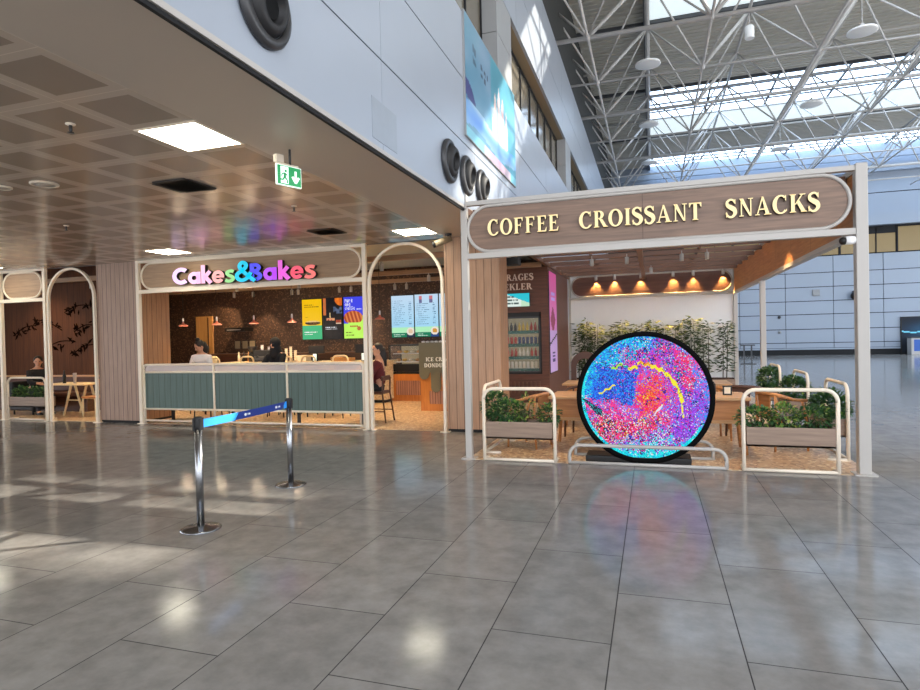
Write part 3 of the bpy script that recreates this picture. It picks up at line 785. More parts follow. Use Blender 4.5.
def sq(m, pts, r): return m.tube(pts, r, sq=True)
def foot(m, x, y=SY - 0.03): m.box(x - 0.08, x + 0.08, y - 0.06, y + 0.06, 0, 0.012)
def arch_frame(x0, x1, lab):
    t = thing('arch_frame', lab, 'archway', ((x0 + x1) / 2, SY, 0), 'cream arches of the shopfront')
    r = (x1 - x0) / 2; zc = 3.215 - r
    m = MB()
    # flat bar swept along the arch: outer and inner outline joined
    out = [(x1 + 0.022, 0.0)] + arc((x0 + x1) / 2, zc, r + 0.022, 0, 180, 26) + [(x0 - 0.022, 0.0)]
    inn = [(x1 - 0.022, 0.0)] + arc((x0 + x1) / 2, zc, r - 0.022, 0, 180, 26) + [(x0 + 0.022, 0.0)]
    for i in range(len(out) - 1): m.prism([inn[i], out[i], out[i + 1], inn[i + 1]], SY - 0.06, SY - 0.003)
    m.build('arch', 'white', t)
    for x in (x0, x1):
        f = MB(); foot(f, x); f.build('foot', 'white', t)
arch_frame(-4.70, -3.345, 'cream arch at the pastry shop entrance beside the oak column')
arch_frame(-12.24, -10.965, 'cream arch at the left of the photo beside the mauve column')

def bay_frame(x0, x1, z0, z1, lab, board, posts):
    t = thing('shopfront_frame', lab, 'frame', ((x0 + x1) / 2, SY, 0))
    for x in posts:
        m = MB().box(x - 0.035, x + 0.035, SY - 0.07, SY, 0, CZ); foot(m, x); m.build('post', 'white', t)
    MB().box(x0, x1, SY - 0.06, SY - 0.005, z0 - 0.07, z0).build('lower_beam', 'white', t)
    MB().box(x0, x1, SY - 0.06, SY - 0.005, z1, CZ).build('upper_beam', 'white', t)
    MB().prism(stadium(x0 + 0.05, x1 - 0.05, z0 + 0.005, z1 - 0.005), SY - 0.03, SY + 0.02).build('board', board, t)
    s = stadium(x0 + 0.05, x1 - 0.05, z0 + 0.015, z1 - 0.015)
    MB().tube([(x, SY - 0.035, z) for x, z in s], 0.02, 8, closed=True).build('ring', 'white', t)
    return t
ft = bay_frame(-9.77, -4.80, 2.68, 3.215, 'long cream frame with the oak board that carries the colourful letters', 'fasciaw', (-9.80, -4.78))
bay_frame(-13.60, -12.36, 2.64, 3.22, 'cream frame with a short pill-shaped board at the left edge', 'fasciaw', (-13.64, -12.325))

# colourful letters
cols = [('C', -8.872, -8.518, (240, 204, 250), 1.0), ('a', -8.50, -8.203, (238, 190, 228), 1.0), ('k', -8.191, -7.93, (244, 178, 212), 1.0), ('e', -7.938, -7.66, (250, 172, 172), 1.0),
        ('s', -7.66, -7.42, (150, 214, 140), 1.0), ('&', -7.40, -6.93, (0, 198, 232), 1.0), ('B', -7.09, -6.82, (84, 84, 236), 1.0), ('a', -6.80, -6.51, (190, 88, 246), 1.0),
        ('k', -6.48, -6.22, (232, 104, 216), 1.0), ('e', -6.22, -5.95, (244, 92, 118), 1.0), ('s', -5.94, -5.70, (242, 122, 118), 1.0)]
lt = thing('shop_lettering', 'glowing multicoloured Cakes&Bakes letters on the oak fascia', 'sign', (-7.3, SY - 0.04, 2.8))
for i, (ch, x0, x1, c, s) in enumerate(cols):
    polys, adv = sans_glyph(ch)
    xs_ = [p[0] for q in polys for p in q]; xmin, xmax = min(xs_), max(xs_)
    k = (x1 - x0) / (xmax - xmin); h = 0.325 if ch != '&' else 0.315
    zb = 2.735 - 0.02 * i / 10 + (0.025 if ch == '&' else 0)
    m = MB()
    yf = SY - (0.15 if ch == '&' else 0.12)
    for q in polys: m.prism([(x0 + (a - xmin) * k, zb + b * h) for a, b in q], yf, SY - 0.05, 0, 1)
    em = mat('letter_glow_%s' % ch, tuple(q * 0.5 for q in rgb(*c)[:3]) + (1,), 0.4, emit=rgb(*c), es=0.82, var=0)
    o = m.build('letter', [em, 'letterside'], lt)
    o['label'] = 'glowing letter %s' % ch if ch != '&' else 'cyan ampersand'
# low green partition with glass strip
pt = thing('slatted_partition', 'low sage-green boarded partition with cream tube frame and glass strip', 'partition', (-7.3, SY, 0))
PX = [-9.74, -8.05, -6.42, -4.86]
rr = 0.07
top = [(PX[0], SY - 0.02, 0.02), (PX[0], SY - 0.02, 1.18 - rr)] + xz(arc(PX[0] + rr, 1.18 - rr, rr, 180, 90, 5), SY - 0.02) + xz(arc(PX[3] - rr, 1.18 - rr, rr, 90, 0, 5), SY - 0.02) + [(PX[3], SY - 0.02, 0.02)]
MB().tube(top, 0.024, 8).build('frame', 'white', pt)
for x in PX[1:3]: MB().tube([(x, SY - 0.02, 0.02), (x, SY - 0.02, 1.18)], 0.02, 8).build('post', 'white', pt)
for z in (1.03, 0.30, 0.07): MB().tube([(PX[0], SY - 0.02, z), (PX[3], SY - 0.02, z)], 0.02, 8).build('rail', 'white', pt)
for a, b in zip(PX, PX[1:]):
    MB().box(a + 0.02, b - 0.02, SY - 0.01, SY + 0.02, 0.31, 1.02).build('panel', 'green', pt)
    MB().box(a + 0.02, b - 0.02, SY - 0.01, SY - 0.004, 1.05, 1.16).build('glass_strip', 'frost', pt)
# high ledge behind it, for the guests on the high chairs
t = thing('bar_ledge', 'long narrow oak bar ledge just behind the green partition', 'counter', (-7.3, 10.0, 0))
MB().rbox(-9.6, -5.05, 9.85, 10.25, 1.0, 1.04, 0.01).build('top', 'table', t)
for x in (-9.5, -8.0, -6.5, -5.15): MB().box(x - 0.025, x + 0.025, 10.02, 10.07, 0.006, 1.0).build('leg', 'softblack', t)

# ------------------------------------------------------------------ inside the pastry shop
struct('wall_shop_back', MB().box(-17.9, -2.4, 16.0, 16.1, 0, 3.62), 'terrazzo_wall')
struct('wall_shop_side', MB().box(-18.0, -17.9, 9.6, 16.1, 0, 3.62), 'muralwood')
struct('wall_mural', MB().box(-17.9, -12.9, 11.5, 11.6, 0, 3.62), 'muralwood')
struct('trim_5', MB().box(-17.9, -12.9, 11.44, 11.5, 0.82, 0.86), 'table')
d = MB().box(-14.05, -13.42, 15.93, 15.995, 0, 2.44).build('door_1', 'doorwood', kind='structure')
MB().box(-13.58, -13.55, 15.91, 15.93, 0.05, 2.40).build('door_groove', 'darkwood', d)
MB().tube([(-13.5, 15.9, 1.0), (-13.5, 15.9, 1.15)], 0.012).build('door_handle', 'charcoal', d)
# mural of dark branches
mural = thing('wall_mural_drawing', 'dark painted branch and leaf mural on the brown slatted wall', 'mural', (-14.6, 11.49, 1.9))
for a, b in (((-16.0, 1.9), (-15.2, 2.15)), ((-15.3, 2.3), (-14.3, 2.0)), ((-14.9, 1.55), (-13.9, 1.72)), ((-14.2, 2.45), (-13.3, 2.6)), ((-14.0, 1.35), (-13.3, 1.62)), ((-13.9, 1.95), (-13.2, 2.1))):
    m = MB()
    for q in ribbon(catmull([a, ((a[0] + b[0]) / 2, (a[1] + b[1]) / 2 + 0.08), b]), 0.022): m.prism(q, 11.488, 11.498)
    for k in range(16):
        f = rnd.random(); x = a[0] + (b[0] - a[0]) * f; z = a[1] + (b[1] - a[1]) * f + rnd.uniform(-0.10, 0.12); an = rnd.uniform(0, PI); l = rnd.uniform(0.05, 0.11)
        c, s = math.cos(an) * l, math.sin(an) * l
        m.prism([(x - c, z - s), (x - s * .3, z + c * .3), (x + c, z + s), (x + s * .3, z - c * .3)], 11.486, 11.498)
    m.build('branch', 'muralink', mural)

FONT = {'P': ('110', '101', '110', '100', '100'), 'u': ('000', '101', '101', '101', '111'), 'r': ('000', '110', '100', '100', '100'), 'e': ('010', '101', '111', '100', '011'),
        'a': ('000', '011', '101', '101', '011'), 'n': ('000', '110', '101', '101', '101'), 'd': ('001', '011', '101', '101', '011'), 'c': ('000', '011', '100', '100', '011'),
        'l': ('010', '010', '010', '010', '010'), 's': ('011', '100', '010', '001', '110'), 'i': ('010', '000', '010', '010', '010'), '.': ('000', '000', '000', '000', '010')}
def text_at(u, v, word, u0, v0, w, h):
    """is this cell inside the bitmap word whose top-left is u0,v0"""
    n = len(word); a = (u - u0) / w; b = (v0 - v) / h
    if not (0 <= a < n and 0 <= b < 1): return False
    g = FONT.get(word[int(a)]); col = int((a % 1) * 4); row = int(b * 5)
    return bool(g) and col < 3 and g[row][col] == '1'
def lines(u, v, u0, u1, v0, v1, k, seed=0):
    """rows of unreadable small print"""
    if not (u0 < u < u1 and v0 < v < v1): return False
    f = (v - v0) / (v1 - v0) * k
    return 0.3 < f % 1 < 0.72 and noise.noise(Vector((u * 36, int(f) * 3.1 + seed, seed))) > -0.12 and u < u0 + (u1 - u0) * (0.55 + 0.45 * abs(math.sin(int(f) * 2.3 + seed)))
def ad_yellow(u, v):
    n = noise.noise(Vector((u * 14, v * 24, 2)))
    if v < 0.34: return (255, 255, 255) if lines(u, v, 0.1, 0.8, 0.10, 0.20, 2, 3) else (64, 186, 128)
    if 0.36 < v < 0.47 and 0.14 < u < 0.92 and abs(v - 0.41) < 0.055 * math.sqrt(max(0, 1 - ((u - 0.53) / 0.4) ** 2)): return (96 + 110 * n, 62 + 70 * n, 26) if v < 0.43 else (232, 190 + 40 * n, 130)
    if lines(u, v, 0.1, 0.92, 0.78, 0.88, 2, 1) or lines(u, v, 0.14, 0.32, 0.54, 0.57, 1, 2): return (150, 110, 0)
    return (248, 196, 2)
def ad_dark(u, v):
    n = noise.noise(Vector((u * 7, v * 12, 6))); c = (22 + 12 * n, 18 + 8 * n, 22 + 8 * n)
    if v > 0.58:
        if u < 0.14: c = (210 + 30 * n, 112, 60)
        if math.hypot(u - 0.92, (v - 0.97) * 1.9) < 0.3: c = (226 + 24 * n, 110 + 30 * n, 28)
        if 0.55 < u and 0.62 < v < 0.78 and n > -0.1: c = (70 + 60 * n, 84 + 60 * n, 112 + 70 * n)
    if abs(u - 0.36) < 0.025 - 0.05 * (v - 0.56) and 0.52 < v < 0.64: c = (246, 214, 150)
    if 0.16 < u < 0.60 and abs(v - 0.48) < 0.026: c = (226 + 30 * n, 150 + 40 * n, 110) if n > -0.3 else (120, 50, 30)
    if 0.66 < u < 0.94 and 0.37 < v < 0.46: c = (170 + 40 * n, 70 + 30 * n, 40) if v > 0.395 else (236, 210, 180)
    if lines(u, v, 0.08, 0.72, 0.22, 0.31, 2, 5): c = (235, 240, 250)
    return c
def ad_blue(u, v):
    c = (66, 72, 236) if (v > 0.52 or u < 0.2) and v > 0.36 else (192, 250, 96)
    if u > 0.74 and v < 0.56 + 0.5 * (u - 0.9): c = (192, 250, 96)
    x, z = (u - 0.44) / 0.44, (v - 0.50) / 0.165
    if x * x + z * z < 1 and z > -0.75:
        s = math.sin(x * 16 + z * 3.2); c = (196 + 34 * s, 96 + 40 * s, 48 + 22 * s)
    if math.hypot((u - 0.70), (v - 0.24) * 1.8) < 0.09: c = (186, 104, 50)
    if lines(u, v, 0.3, 0.72, 0.25, 0.34, 1, 4): c = (176, 70, 40)
    if lines(u, v, 0.08, 0.55, 0.04, 0.18, 2, 7): c = (110, 130, 40)
    if lines(u, v, 0.6, 0.92, 0.68, 0.72, 1, 9): c = (220, 224, 255)
    if text_at(u, v, 'Pure', 0.06, 0.95, 0.095, 0.075) or text_at(u, v, 'and', 0.06, 0.86, 0.095, 0.075) or text_at(u, v, 'classic.', 0.06, 0.77, 0.068, 0.075): c = (244, 246, 255)
    return c
def menu(seed):
    def fn(u, v):
        c = (150 + 50 * v, 214 + 10 * v, 246)
        if v < 0.24: c = (176, 240, 190)
        if v < 0.11: c = (0, 124, 88) if u < 0.66 else (30, 50, 70)
        if seed and v < 0.11 and u > 0.66: c = (32, 70, 130)
        d = math.hypot(u - 0.84, (v - 0.14) * 1.8)
        if d < 0.17 and v > 0.05: c = (236, 226, 214) if d > 0.10 or v < 0.1 else ((226, 196, 160) if not seed else (210, 150, 60))
        if v < 0.11 and lines(u, v, 0.08, 0.6, 0.02, 0.08, 2, seed + 3): c = (230, 255, 244)
        if seed and v > 0.80:
            for q in (0.25, 0.70):
                if abs(u - q) < 0.07 and v < 0.97: c = (206, 120, 130) if v > 0.88 else (110, 110, 150)
        else:
            if lines(u, v, 0.06, 0.62, 0.28, 0.90, 13, seed): c = (76, 120, 160)
            if 0.78 < u < 0.9 and lines(u, v, 0.77, 0.92, 0.30, 0.86, 13, seed + 5): c = (90, 130, 170)
        return c
    return fn
for lab, x0, x1, fn, z0, z1 in (('portrait wall screen with yellow and green food advert', -10.10, -9.43, ad_yellow, 1.625, 2.83), ('portrait wall screen with a dark drink advert', -9.375, -8.745, ad_dark, 1.62, 2.84),
                        ('portrait wall screen with blue and lime croissant advert', -8.69, -7.99, ad_blue, 1.625, 2.85), ('pale blue menu screen with small print, left of two', -7.15, -6.46, menu(0), 1.62, 2.815),
                        ('pale blue menu screen with two small pictures at its top', -6.425, -5.72, menu(1), 1.625, 2.825), ('pale blue menu screen mostly hidden by the arch and column', -5.685, -4.98, menu(0), 1.625, 2.825)):
    t = thing('wall_screen', lab, 'screen', ((x0 + x1) / 2, 15.95, z0), 'portrait screens on the dark shop wall')
    MB().box(x0 - 0.012, x1 + 0.012, 15.93, 15.995, z0 - 0.012, z1 + 0.012).build('casing', 'black', t)
    painted('display', x0, x1, z0, z1, 15.926, 48, 84, fn, 'screen', t)

# service counter
t = thing('service_counter', 'long cream terrazzo service counter at the back of the shop', 'counter', (-8.8, 13.8, 0))
MB().box(-11.2, -6.30, 13.55, 14.25, 0.08, 1.0).box(-11.15, -6.35, 13.62, 14.2, 0.006, 0.08, 1).build('body', ['counter', 'softblack'], t)
MB().rbox(-11.25, -6.26, 13.5, 14.3, 1.0, 1.05, 0.01).build('worktop', 'counter', t)
t = thing('back_counter', 'dark shelf counter along the back wall of the shop', 'counter', (-9.6, 15.7, 0))
MB().box(-13.2, -5.3, 15.5, 15.98, 0.006, 1.2).build('body', 'darkwood', t)
MB().box(-13.25, -5.25, 15.45, 15.99, 1.2, 1.24).build('worktop', 'slat', t)
def monitor(x, y, z, w, h, lab):
    t = thing('till_monitor', lab, 'till', (x, y, z), 'black till monitors on the counter')
    MB().rbox(x - w / 2, x + w / 2, y - 0.02, y + 0.03, z + 0.2, z + 0.2 + h, 0.008).build('screen', 'black', t)
    MB().tube([(x, y + 0.02, z + 0.01), (x, y + 0.02, z + 0.25)], 0.022).build('stand', 'black', t)
    MB().rbox(x - 0.1, x + 0.1, y - 0.08, y + 0.08, z, z + 0.015, 0.005).build('base', 'black', t)
    MB().box(x - 0.075, x + 0.02, y - 0.06, y - 0.045, z + 0.02, z + 0.19).build('card_screen', 'signwhite', t)
monitor(-8.32, 13.75, 1.05, 0.46, 0.2, 'black till monitor on the counter below the dark drink advert')
monitor(-6.92, 13.75, 1.05, 0.55, 0.22, 'black till monitor on the counter behind the seated guest in maroon')
t = thing('coffee_machine', 'black coffee machine with cups on top on the shop counter', 'coffee machine', (-9.95, 13.9, 1.05))
MB().rbox(-10.25, -9.65, 13.72, 14.2, 1.05, 1.36, 0.02).build('body', 'black', t)
MB().rbox(-10.22, -9.68, 13.70, 13.74, 1.10, 1.20, 0.01).build('front_panel', 'charcoal', t)
for x in (-10.08, -9.82): MB().tube([(x, 13.7, 1.2), (x, 13.62, 1.18)], 0.022).build('portafilter', 'softblack', t)
t = thing('coffee_grinder', 'dark coffee grinder beside the black coffee machine', 'grinder', (-10.4, 13.9, 1.05))
MB().lathe([(0.10, 0), (0.10, 0.22), (0.07, 0.25)], (-10.4, 13.9, 1.05)).build('body', 'black', t)
MB().lathe([(0.05, 0.25), (0.13, 0.40), (0.13, 0.42), (0, 0.42)], (-10.4, 13.9, 1.05)).build('hopper', 'charcoal', t)
for i, (x, z) in enumerate(((-9.30, 1.05), (-9.16, 1.05), (-9.02, 1.05), (-10.05, 1.36), (-9.83, 1.36))):
    labs = ('left tall leaning stack of paper cups on the counter', 'middle tall stack of paper cups on the counter', 'right tall stack of paper cups on the counter',
            'short cup stack on top of the coffee machine, left', 'short cup stack on top of the coffee machine, right')
    hgt = (0.32, 0.38, 0.28, 0.15, 0.1)[i]
    pr = []; z_ = 0
    while z_ < hgt: pr += [(0.032, z_), (0.042, z_ + 0.035), (0.046, z_ + 0.04), (0.036, z_ + 0.042)]; z_ += 0.05
    tag(MB().lathe(pr, (x, 13.85, z), seg=14).build('cup_stack', 'paper' if i < 3 else 'whitecloth', loc=(x, 13.85, z)), labs[i], 'cups', 'paper cup stacks')
for i, (x, mt_, h, lab) in enumerate(((-7.75, 'brownfood', 0.10, 'flat brown cake box on the counter under the blue advert'), (-8.75, 'paper', 0.16, 'beige box on the counter left of the till'), (-7.45, 'brownfood', 0.08, 'low basket of pastries on the counter near the cream post'))):
    tag(MB().rbox(x - 0.14, x + 0.14, 13.7, 13.95, 1.05, 1.05 + h, 0.01).box(x - 0.145, x + 0.145, 13.695, 13.955, 1.05 + h * 0.7, 1.05 + h * 0.78).build('counter_box', mt_, loc=(x, 13.8, 1.05)), lab, 'box')
for i in range(8):
    x = -7.1 + 0.0; x = -6.62 - 0.13 * i if i < 4 else -11.0 + 0.16 * (i - 4); c = ('softblack', 'redfood', 'softblack', 'milk', 'paper', 'softblack', 'brownfood', 'charcoal')[i]
    b = MB().lathe([(0.035, 0), (0.037, 0.15), (0.014, 0.21), (0.014, 0.27), (0, 0.27)], (x, 14.1, 1.05), seg=12).build('syrup_bottle', c, loc=(x, 14.1, 1.05))
    tag(b, ('%s syrup bottle in the row at the %s end of the service counter' % (['nearest-to-edge', 'second', 'third', 'fourth'][i % 4], 'right' if i < 4 else 'left')), 'bottle', 'bottles on the service counter')
t = thing('wall_oven', 'black extractor shelf unit high on the dark shop wall', 'shelf', (-12.25, 15.7, 1.9))
MB().rbox(-12.6, -11.9, 15.5, 15.99, 1.92, 2.04, 0.015).build('hood', 'black', t); MB().box(-12.5, -12.0, 15.48, 15.5, 1.96, 1.98).build('lamp_strip', 'whitemetal', t)
for i, x in enumerate((-12.5, -12.22, -11.95)):
    t = thing('wall_notice', ('left', 'middle', 'right')[i] + ' framed paper notice of three on the dark shop wall', 'notice', (x, 15.98, 1.37), 'paper notices on the shop wall')
    MB().box(x - 0.11, x + 0.11, 15.975, 15.995, 1.37, 1.64).build('frame', 'softblack', t)
    MB().box(x - 0.095, x + 0.095, 15.968, 15.975, 1.385, 1.625).build('sheet', 'tan', t)

# pendant lamps over the counter
pl = None
for i, x in enumerate((-11.88, -10.80, -9.66, -8.54, -6.14)):
    lab = 'small copper pendant lamp, %s over the shop counter' % ('first from the left', 'second from the left', 'third from the left', 'fourth from the left', 'rightmost, seen through the arch')[i]
    if pl is None:
        pl = thing('pendant_lamp', lab, 'lamp', (0, 0, 0), 'copper pendant lamps')
        MB().lathe([(0.02, 0.10), (0.03, 0.06), (0.09, 0.03), (0.125, 0.0), (0.12, -0.005), (0.0, 0.02)], seg=18).build('shade', 'copper', pl)
        MB().lathe([(0.022, 0.10), (0.022, 0.19), (0.008, 0.21)], seg=10).build('socket', 'whitecloth', pl)
        MB().tube([(0, 0, 0.2), (0, 0, 1.56)], 0.006, 6).build('cord', 'black', pl)
        pl.location = (x, 13.0, 2.06)
    else: dup(pl, (x, 13.0, 2.06), lab)
    if i < 4: lamp('POINT', (x, 13.0, 2.0), 34, (1, 0.76, 0.5), 0.14)

# pastry display case
t = thing('pastry_display', 'caramel-wood pastry display counter with glass case behind the bar stool', 'display case', (-5.9, 14.4, 0))
MB().box(-6.42, -5.0, 14.05, 14.85, 0.006, 0.69).build('base', 'caramel', t)
MB().box(-6.22, -5.2, 14.03, 14.05, 0.16, 0.52).build('slat_panel', 'mauve', t)
m = MB()
for x in (-6.40, -5.02):
    for y in (14.07, 14.83): m.box(x - 0.02, x + 0.02, y - 0.02, y + 0.02, 0.69, 1.43)
m.box(-6.42, -5.0, 14.05, 14.85, 1.40, 1.43).box(-6.42, -5.0, 14.05, 14.09, 0.69, 0.74); m.build('case_frame', 'black', t)
MB().box(-6.38, -5.04, 14.80, 14.83, 0.74, 1.40).build('back_panel', 'glasslit', t)
for z in (0.98, 1.19): MB().box(-6.38, -5.04, 14.12 + (z - 0.98) * 0.6, 14.80, z, z + 0.02).build('shelf', 'whitecloth', t)
MB().box(-6.38, -5.04, 14.06, 14.10, 0.75, 0.94).build('drawer_front', 'black', t)
MB().box(-6.38, -5.04, 14.055, 14.063, 0.96, 1.40).build('glass', 'glass', t)
for i in range(14):
    x = -6.30 + 0.093 * (i % 7) * 2; x = -6.28 + 0.18 * (i % 7); z = (1.0, 1.21)[i // 7]
    b = MB().ball((x, 14.35 + 0.1 * (i // 7), z + 0.035), 0.07, 10, (1, 0.8, 0.55))
    tag(b.build('pastry', ('brownfood', 'milk', 'yellowfood')[(i * 5 + i // 7) % 3], loc=(x, 14.35 + 0.1 * (i // 7), z)), '%s pastry from the left on the %s shelf of the display case' % (('first', 'second', 'third', 'fourth', 'fifth', 'sixth', 'seventh')[i % 7], ('lower', 'upper')[i // 7]), 'pastry', 'pastries in the display case')

# ice-cream stand
IY = 12.2
t = thing('ice_cream_stand', 'caramel ice cream stand with an olive dripping-icing front', 'stand', (-4.35, IY, 0))
MB().box(-4.83, -3.88, IY, IY + 0.7, 0.006, 1.46).build('body', 'caramel', t)
pts = [(-4.84, 1.49), (-4.84, 0.80)] + arc(-4.73, 0.80, 0.11, 180, 360, 8) + [(-4.62, 0.80)] + [(-4.60, 0.84), (-4.575, 0.84)] + [(-4.575, 0.55)] + arc(-4.465, 0.52, 0.11, 180, 360, 8) + [(-4.355, 0.84), (-4.33, 0.84)] + arc(-4.22, 0.80, 0.11, 180, 360, 8) + [(-4.10, 0.84)] + arc(-3.985, 0.80, 0.11, 180, 360, 8) + [(-3.87, 1.49)]
MB().prism(pts, IY - 0.03, IY - 0.002).build('drip_panel', 'olive', t)
MB().box(-4.62, -3.95, IY - 0.012, IY, 0.16, 0.44).build('slat_panel', 'mauve', t)
serif_word('ICE CREAM', -4.68, -4.06, 1.085, 0.085, IY - 0.03, 0.01, ['creamletter', 'creamletter'], t)
serif_word('DONDURMA', -4.72, -4.03, 0.955, 0.085, IY - 0.03, 0.01, ['creamletter', 'creamletter'], t)
m = MB()
for i in range(9): m.lathe([(0.035, 0), (0.045, 0.06), (0, 0.07)], (-4.76 + 0.1 * i, IY + 0.05, 1.46), seg=10)
m.build('tub_rail', 'whitecloth', t)

# beverage kiosk wall with fridge
KY = 14.0
t = thing('beverage_wall', 'dark brown beverage wall unit with silver lettering beside the column', 'kiosk', (-3.1, KY, 0))
MB().box(-3.9, -3.42, KY, 15.9, 0.006, 3.2).box(-2.47, BX - 0.01, KY, 17.4, 0.006, 3.2).box(-3.42, -2.47, KY, 15.9, 2.14, 3.2).box(-3.42, -2.47, KY, 15.9, 0.006, 0.68).build('panel', 'brownboard', t)
serif_word('BEVERAGES', -3.80, -2.63, 2.90, 0.15, KY, 0.02, ['silverletter', 'silverletter'], t)
serif_word('İÇECEKLER', -3.84, -2.67, 2.675, 0.15, KY, 0.02, ['silverletter', 'silverletter'], t)
m = MB()
for i in range(9): m.box(-3.36 + 0.1 * i, -3.32 + 0.1 * i, KY - 0.01, KY, 0.22, 0.50)
m.build('vent_slats', 'slat', t)
def kiosk_px(u, v):
    c = (226, 240, 232) if u < 0.75 else (196, 232, 200)
    if u + v > 1.25: c = (40, 196, 214)
    if lines(u, v, 0.1, 0.7, 0.12, 0.9, 3, 2): c = (70, 90, 90)
    return c
s = thing('wall_screen', 'small landscape info screen over the drinks fridge', 'screen', (-3.1, KY, 2.28))
MB().box(-3.53, -2.72, KY - 0.03, KY - 0.002, 2.27, 2.60).build('casing', 'black', s); painted('display', -3.52, -2.735, 2.28, 2.59, KY - 0.033, 40, 16, kiosk_px, 'screen', s)
f = thing('drinks_fridge', 'black glass-door drinks fridge full of bottles set in the brown wall', 'fridge', (-2.95, KY, 0.68))
MB().box(-3.42, -3.38, KY + 0.01, KY + 0.6, 0.68, 2.14).box(-2.51, -2.47, KY + 0.01, KY + 0.6, 0.68, 2.14).box(-3.42, -2.47, KY + 0.01, KY + 0.6, 2.02, 2.14).box(-3.42, -2.47, KY + 0.01, KY + 0.6, 0.68, 0.74).build('cabinet', 'black', f)
MB().box(-3.38, -2.51, KY + 0.52, KY + 0.56, 0.74, 2.02).build('lit_back', 'glasslit', f)
for z in (0.78, 1.07, 1.37, 1.68):
    sh = MB().box(-3.38, -2.51, KY + 0.1, KY + 0.52, z, z + 0.015).build('shelf', 'whitecloth', f)
    MB().box(-3.38, -2.51, KY + 0.085, KY + 0.1, z - 0.045, z + 0.03).build('price_rail', 'teal', sh)
dr = MB().box(-3.38, -3.35, KY - 0.0, KY + 0.03, 0.72, 2.04).box(-2.54, -2.51, KY, KY + 0.03, 0.72, 2.04).box(-3.38, -2.51, KY, KY + 0.03, 2.0, 2.04).box(-3.38, -2.51, KY, KY + 0.03, 0.72, 0.75).build('door', 'charcoal', f)
MB().box(-3.35, -2.54, KY + 0.01, KY + 0.018, 0.75, 2.0).build('glass', 'glass', dr)
rownames = ('bottom', 'third', 'second', 'top')
for r_, z in enumerate((0.795, 1.085, 1.385, 1.695)):
    for k in range(9):
        x = -3.33 + 0.097 * k
        mt_ = (('milk', 'milk', 'paper'), ('redfood', 'milk', 'redfood'), ('redfood', 'bluecan', 'bluecan'), ('charcoal', 'yellowfood', 'redfood'))[r_][k // 3]
        if r_ % 2: b = MB().lathe([(0.032, 0), (0.034, 0.12), (0.013, 0.17), (0.013, 0.21), (0, 0.21)], (x, KY + 0.2, z), seg=12)
        else: b = MB().lathe([(0.028, 0), (0.035, 0.01), (0.035, 0.16), (0.028, 0.175), (0, 0.175)], (x, KY + 0.2, z), seg=12)
        tag(b.build('drink_bottle' if r_ % 2 else 'drink_can', mt_, loc=(x, KY + 0.2, z)), '%s drink from the left on the %s shelf of the black fridge' % (('first', 'second', 'third', 'fourth', 'fifth', 'sixth', 'seventh', 'eighth', 'ninth')[k], rownames[r_]), 'bottle' if r_ % 2 else 'can', 'drinks in the fridge')
def pink_px(u, v):
    c = [226 - 40 * (1 - v) , 92 + 66 * (1 - v), 170 + 50 * (1 - v)]
    if v < 0.42: c = [188, 160, 214]
    if 0.42 < v < 0.66 and abs(u - 0.45) < 0.36 * (1 - abs((v - 0.52) / 0.14)): c = [142, 62, 92]
    if abs((v - 0.33) - 0.1 * (u - 0.5)) < 0.012: c = [40, 34, 60]
    if (0.70 < v < 0.80 and 0.25 < u < 0.75 and (int(v * 60) % 3)): c = [190, 160, 236]
    if 0.1 < v < 0.2 and 0.3 < u < 0.7 and (int(v * 70) % 3): c = [70, 50, 110]
    return c
pk = thing('pink_poster', 'tall pink and lilac poster on the side of the brown beverage wall', 'poster', (BX, 14.6, 0.7))
painted('print', 14.06, 15.15, 0.70, 3.10, 0, 16, 60, pink_px, 'printed', pk, conv=lambda x, y, z: (BX + 0.01, x, z))
MB().box(BX - 0.004, BX + 0.008, 14.03, 15.18, 0.68, 3.12).build('frame', 'black', pk)

# ------------------------------------------------------------------ ceiling spotlights (fixture + the lamp in it)
spot0 = None
def spot(x, y, z, lab, energy, col=(1, 0.72, 0.42), aim=None, angle=75, m='whitemetal', group='track spotlights', drop=0.06):
    global spot0
    if spot0 is None:
        spot0 = thing('spotlight', lab, 'spotlight', (0, 0, 0), group)
        MB().lathe([(0.038, 0.0), (0.04, 0.01), (0.04, 0.14), (0.03, 0.15), (0, 0.15)], seg=14).build('body', m, spot0)
        MB().lathe([(0.034, 0.004), (0, 0.004)], seg=14).build('lens', 'glow', spot0)
        MB().tube([(0, 0, 0.15), (0, 0, 0.15 + drop)], 0.01, 6).build('stem', m, spot0)
        spot0.location = (x, y, z)
    else: dup(spot0, (x, y, z), lab, group=group)
    if energy: lamp('SPOT', (x, y, z - 0.012), energy, col, 0.03, aim or (x, y - 0.001, 0), angle, 0.6)
# spots in the shop
for i, (x, y, z) in enumerate(((-5.45, 10.9, 2.94), (-5.08, 10.9, 2.94))):
    spot(x, y, z, ('left', 'right')[i] + ' spotlight of the pair on the first ceiling beam inside the arch', 190, m='whitemetal')
spot(-5.05, 13.45, 2.94, 'single spotlight on the second ceiling beam inside the arch', 190)
for i, x in enumerate((-12.05, -11.37, -10.03, -9.82, -8.47, -8.10, -6.75, -6.40)):
    spot(x, 15.3, 2.94, ('first', 'second', 'third', 'fourth', 'fifth', 'sixth', 'seventh', 'eighth')[i] + ' spotlight from the left on the rear ceiling beam of the shop', 110 if i % 2 else (170 if i == 0 else 0), aim=(x, 15.95, 1.2) if i else (-13.6, 16.0, 1.5))
lamp('SPOT', (-14.6, 10.2, 3.0), 90, (1, 0.66, 0.36), 0.05, (-14.6, 11.6, 1.0), 110, 1.0)  # added warm spot with no fixture, brightens the brown mural wall
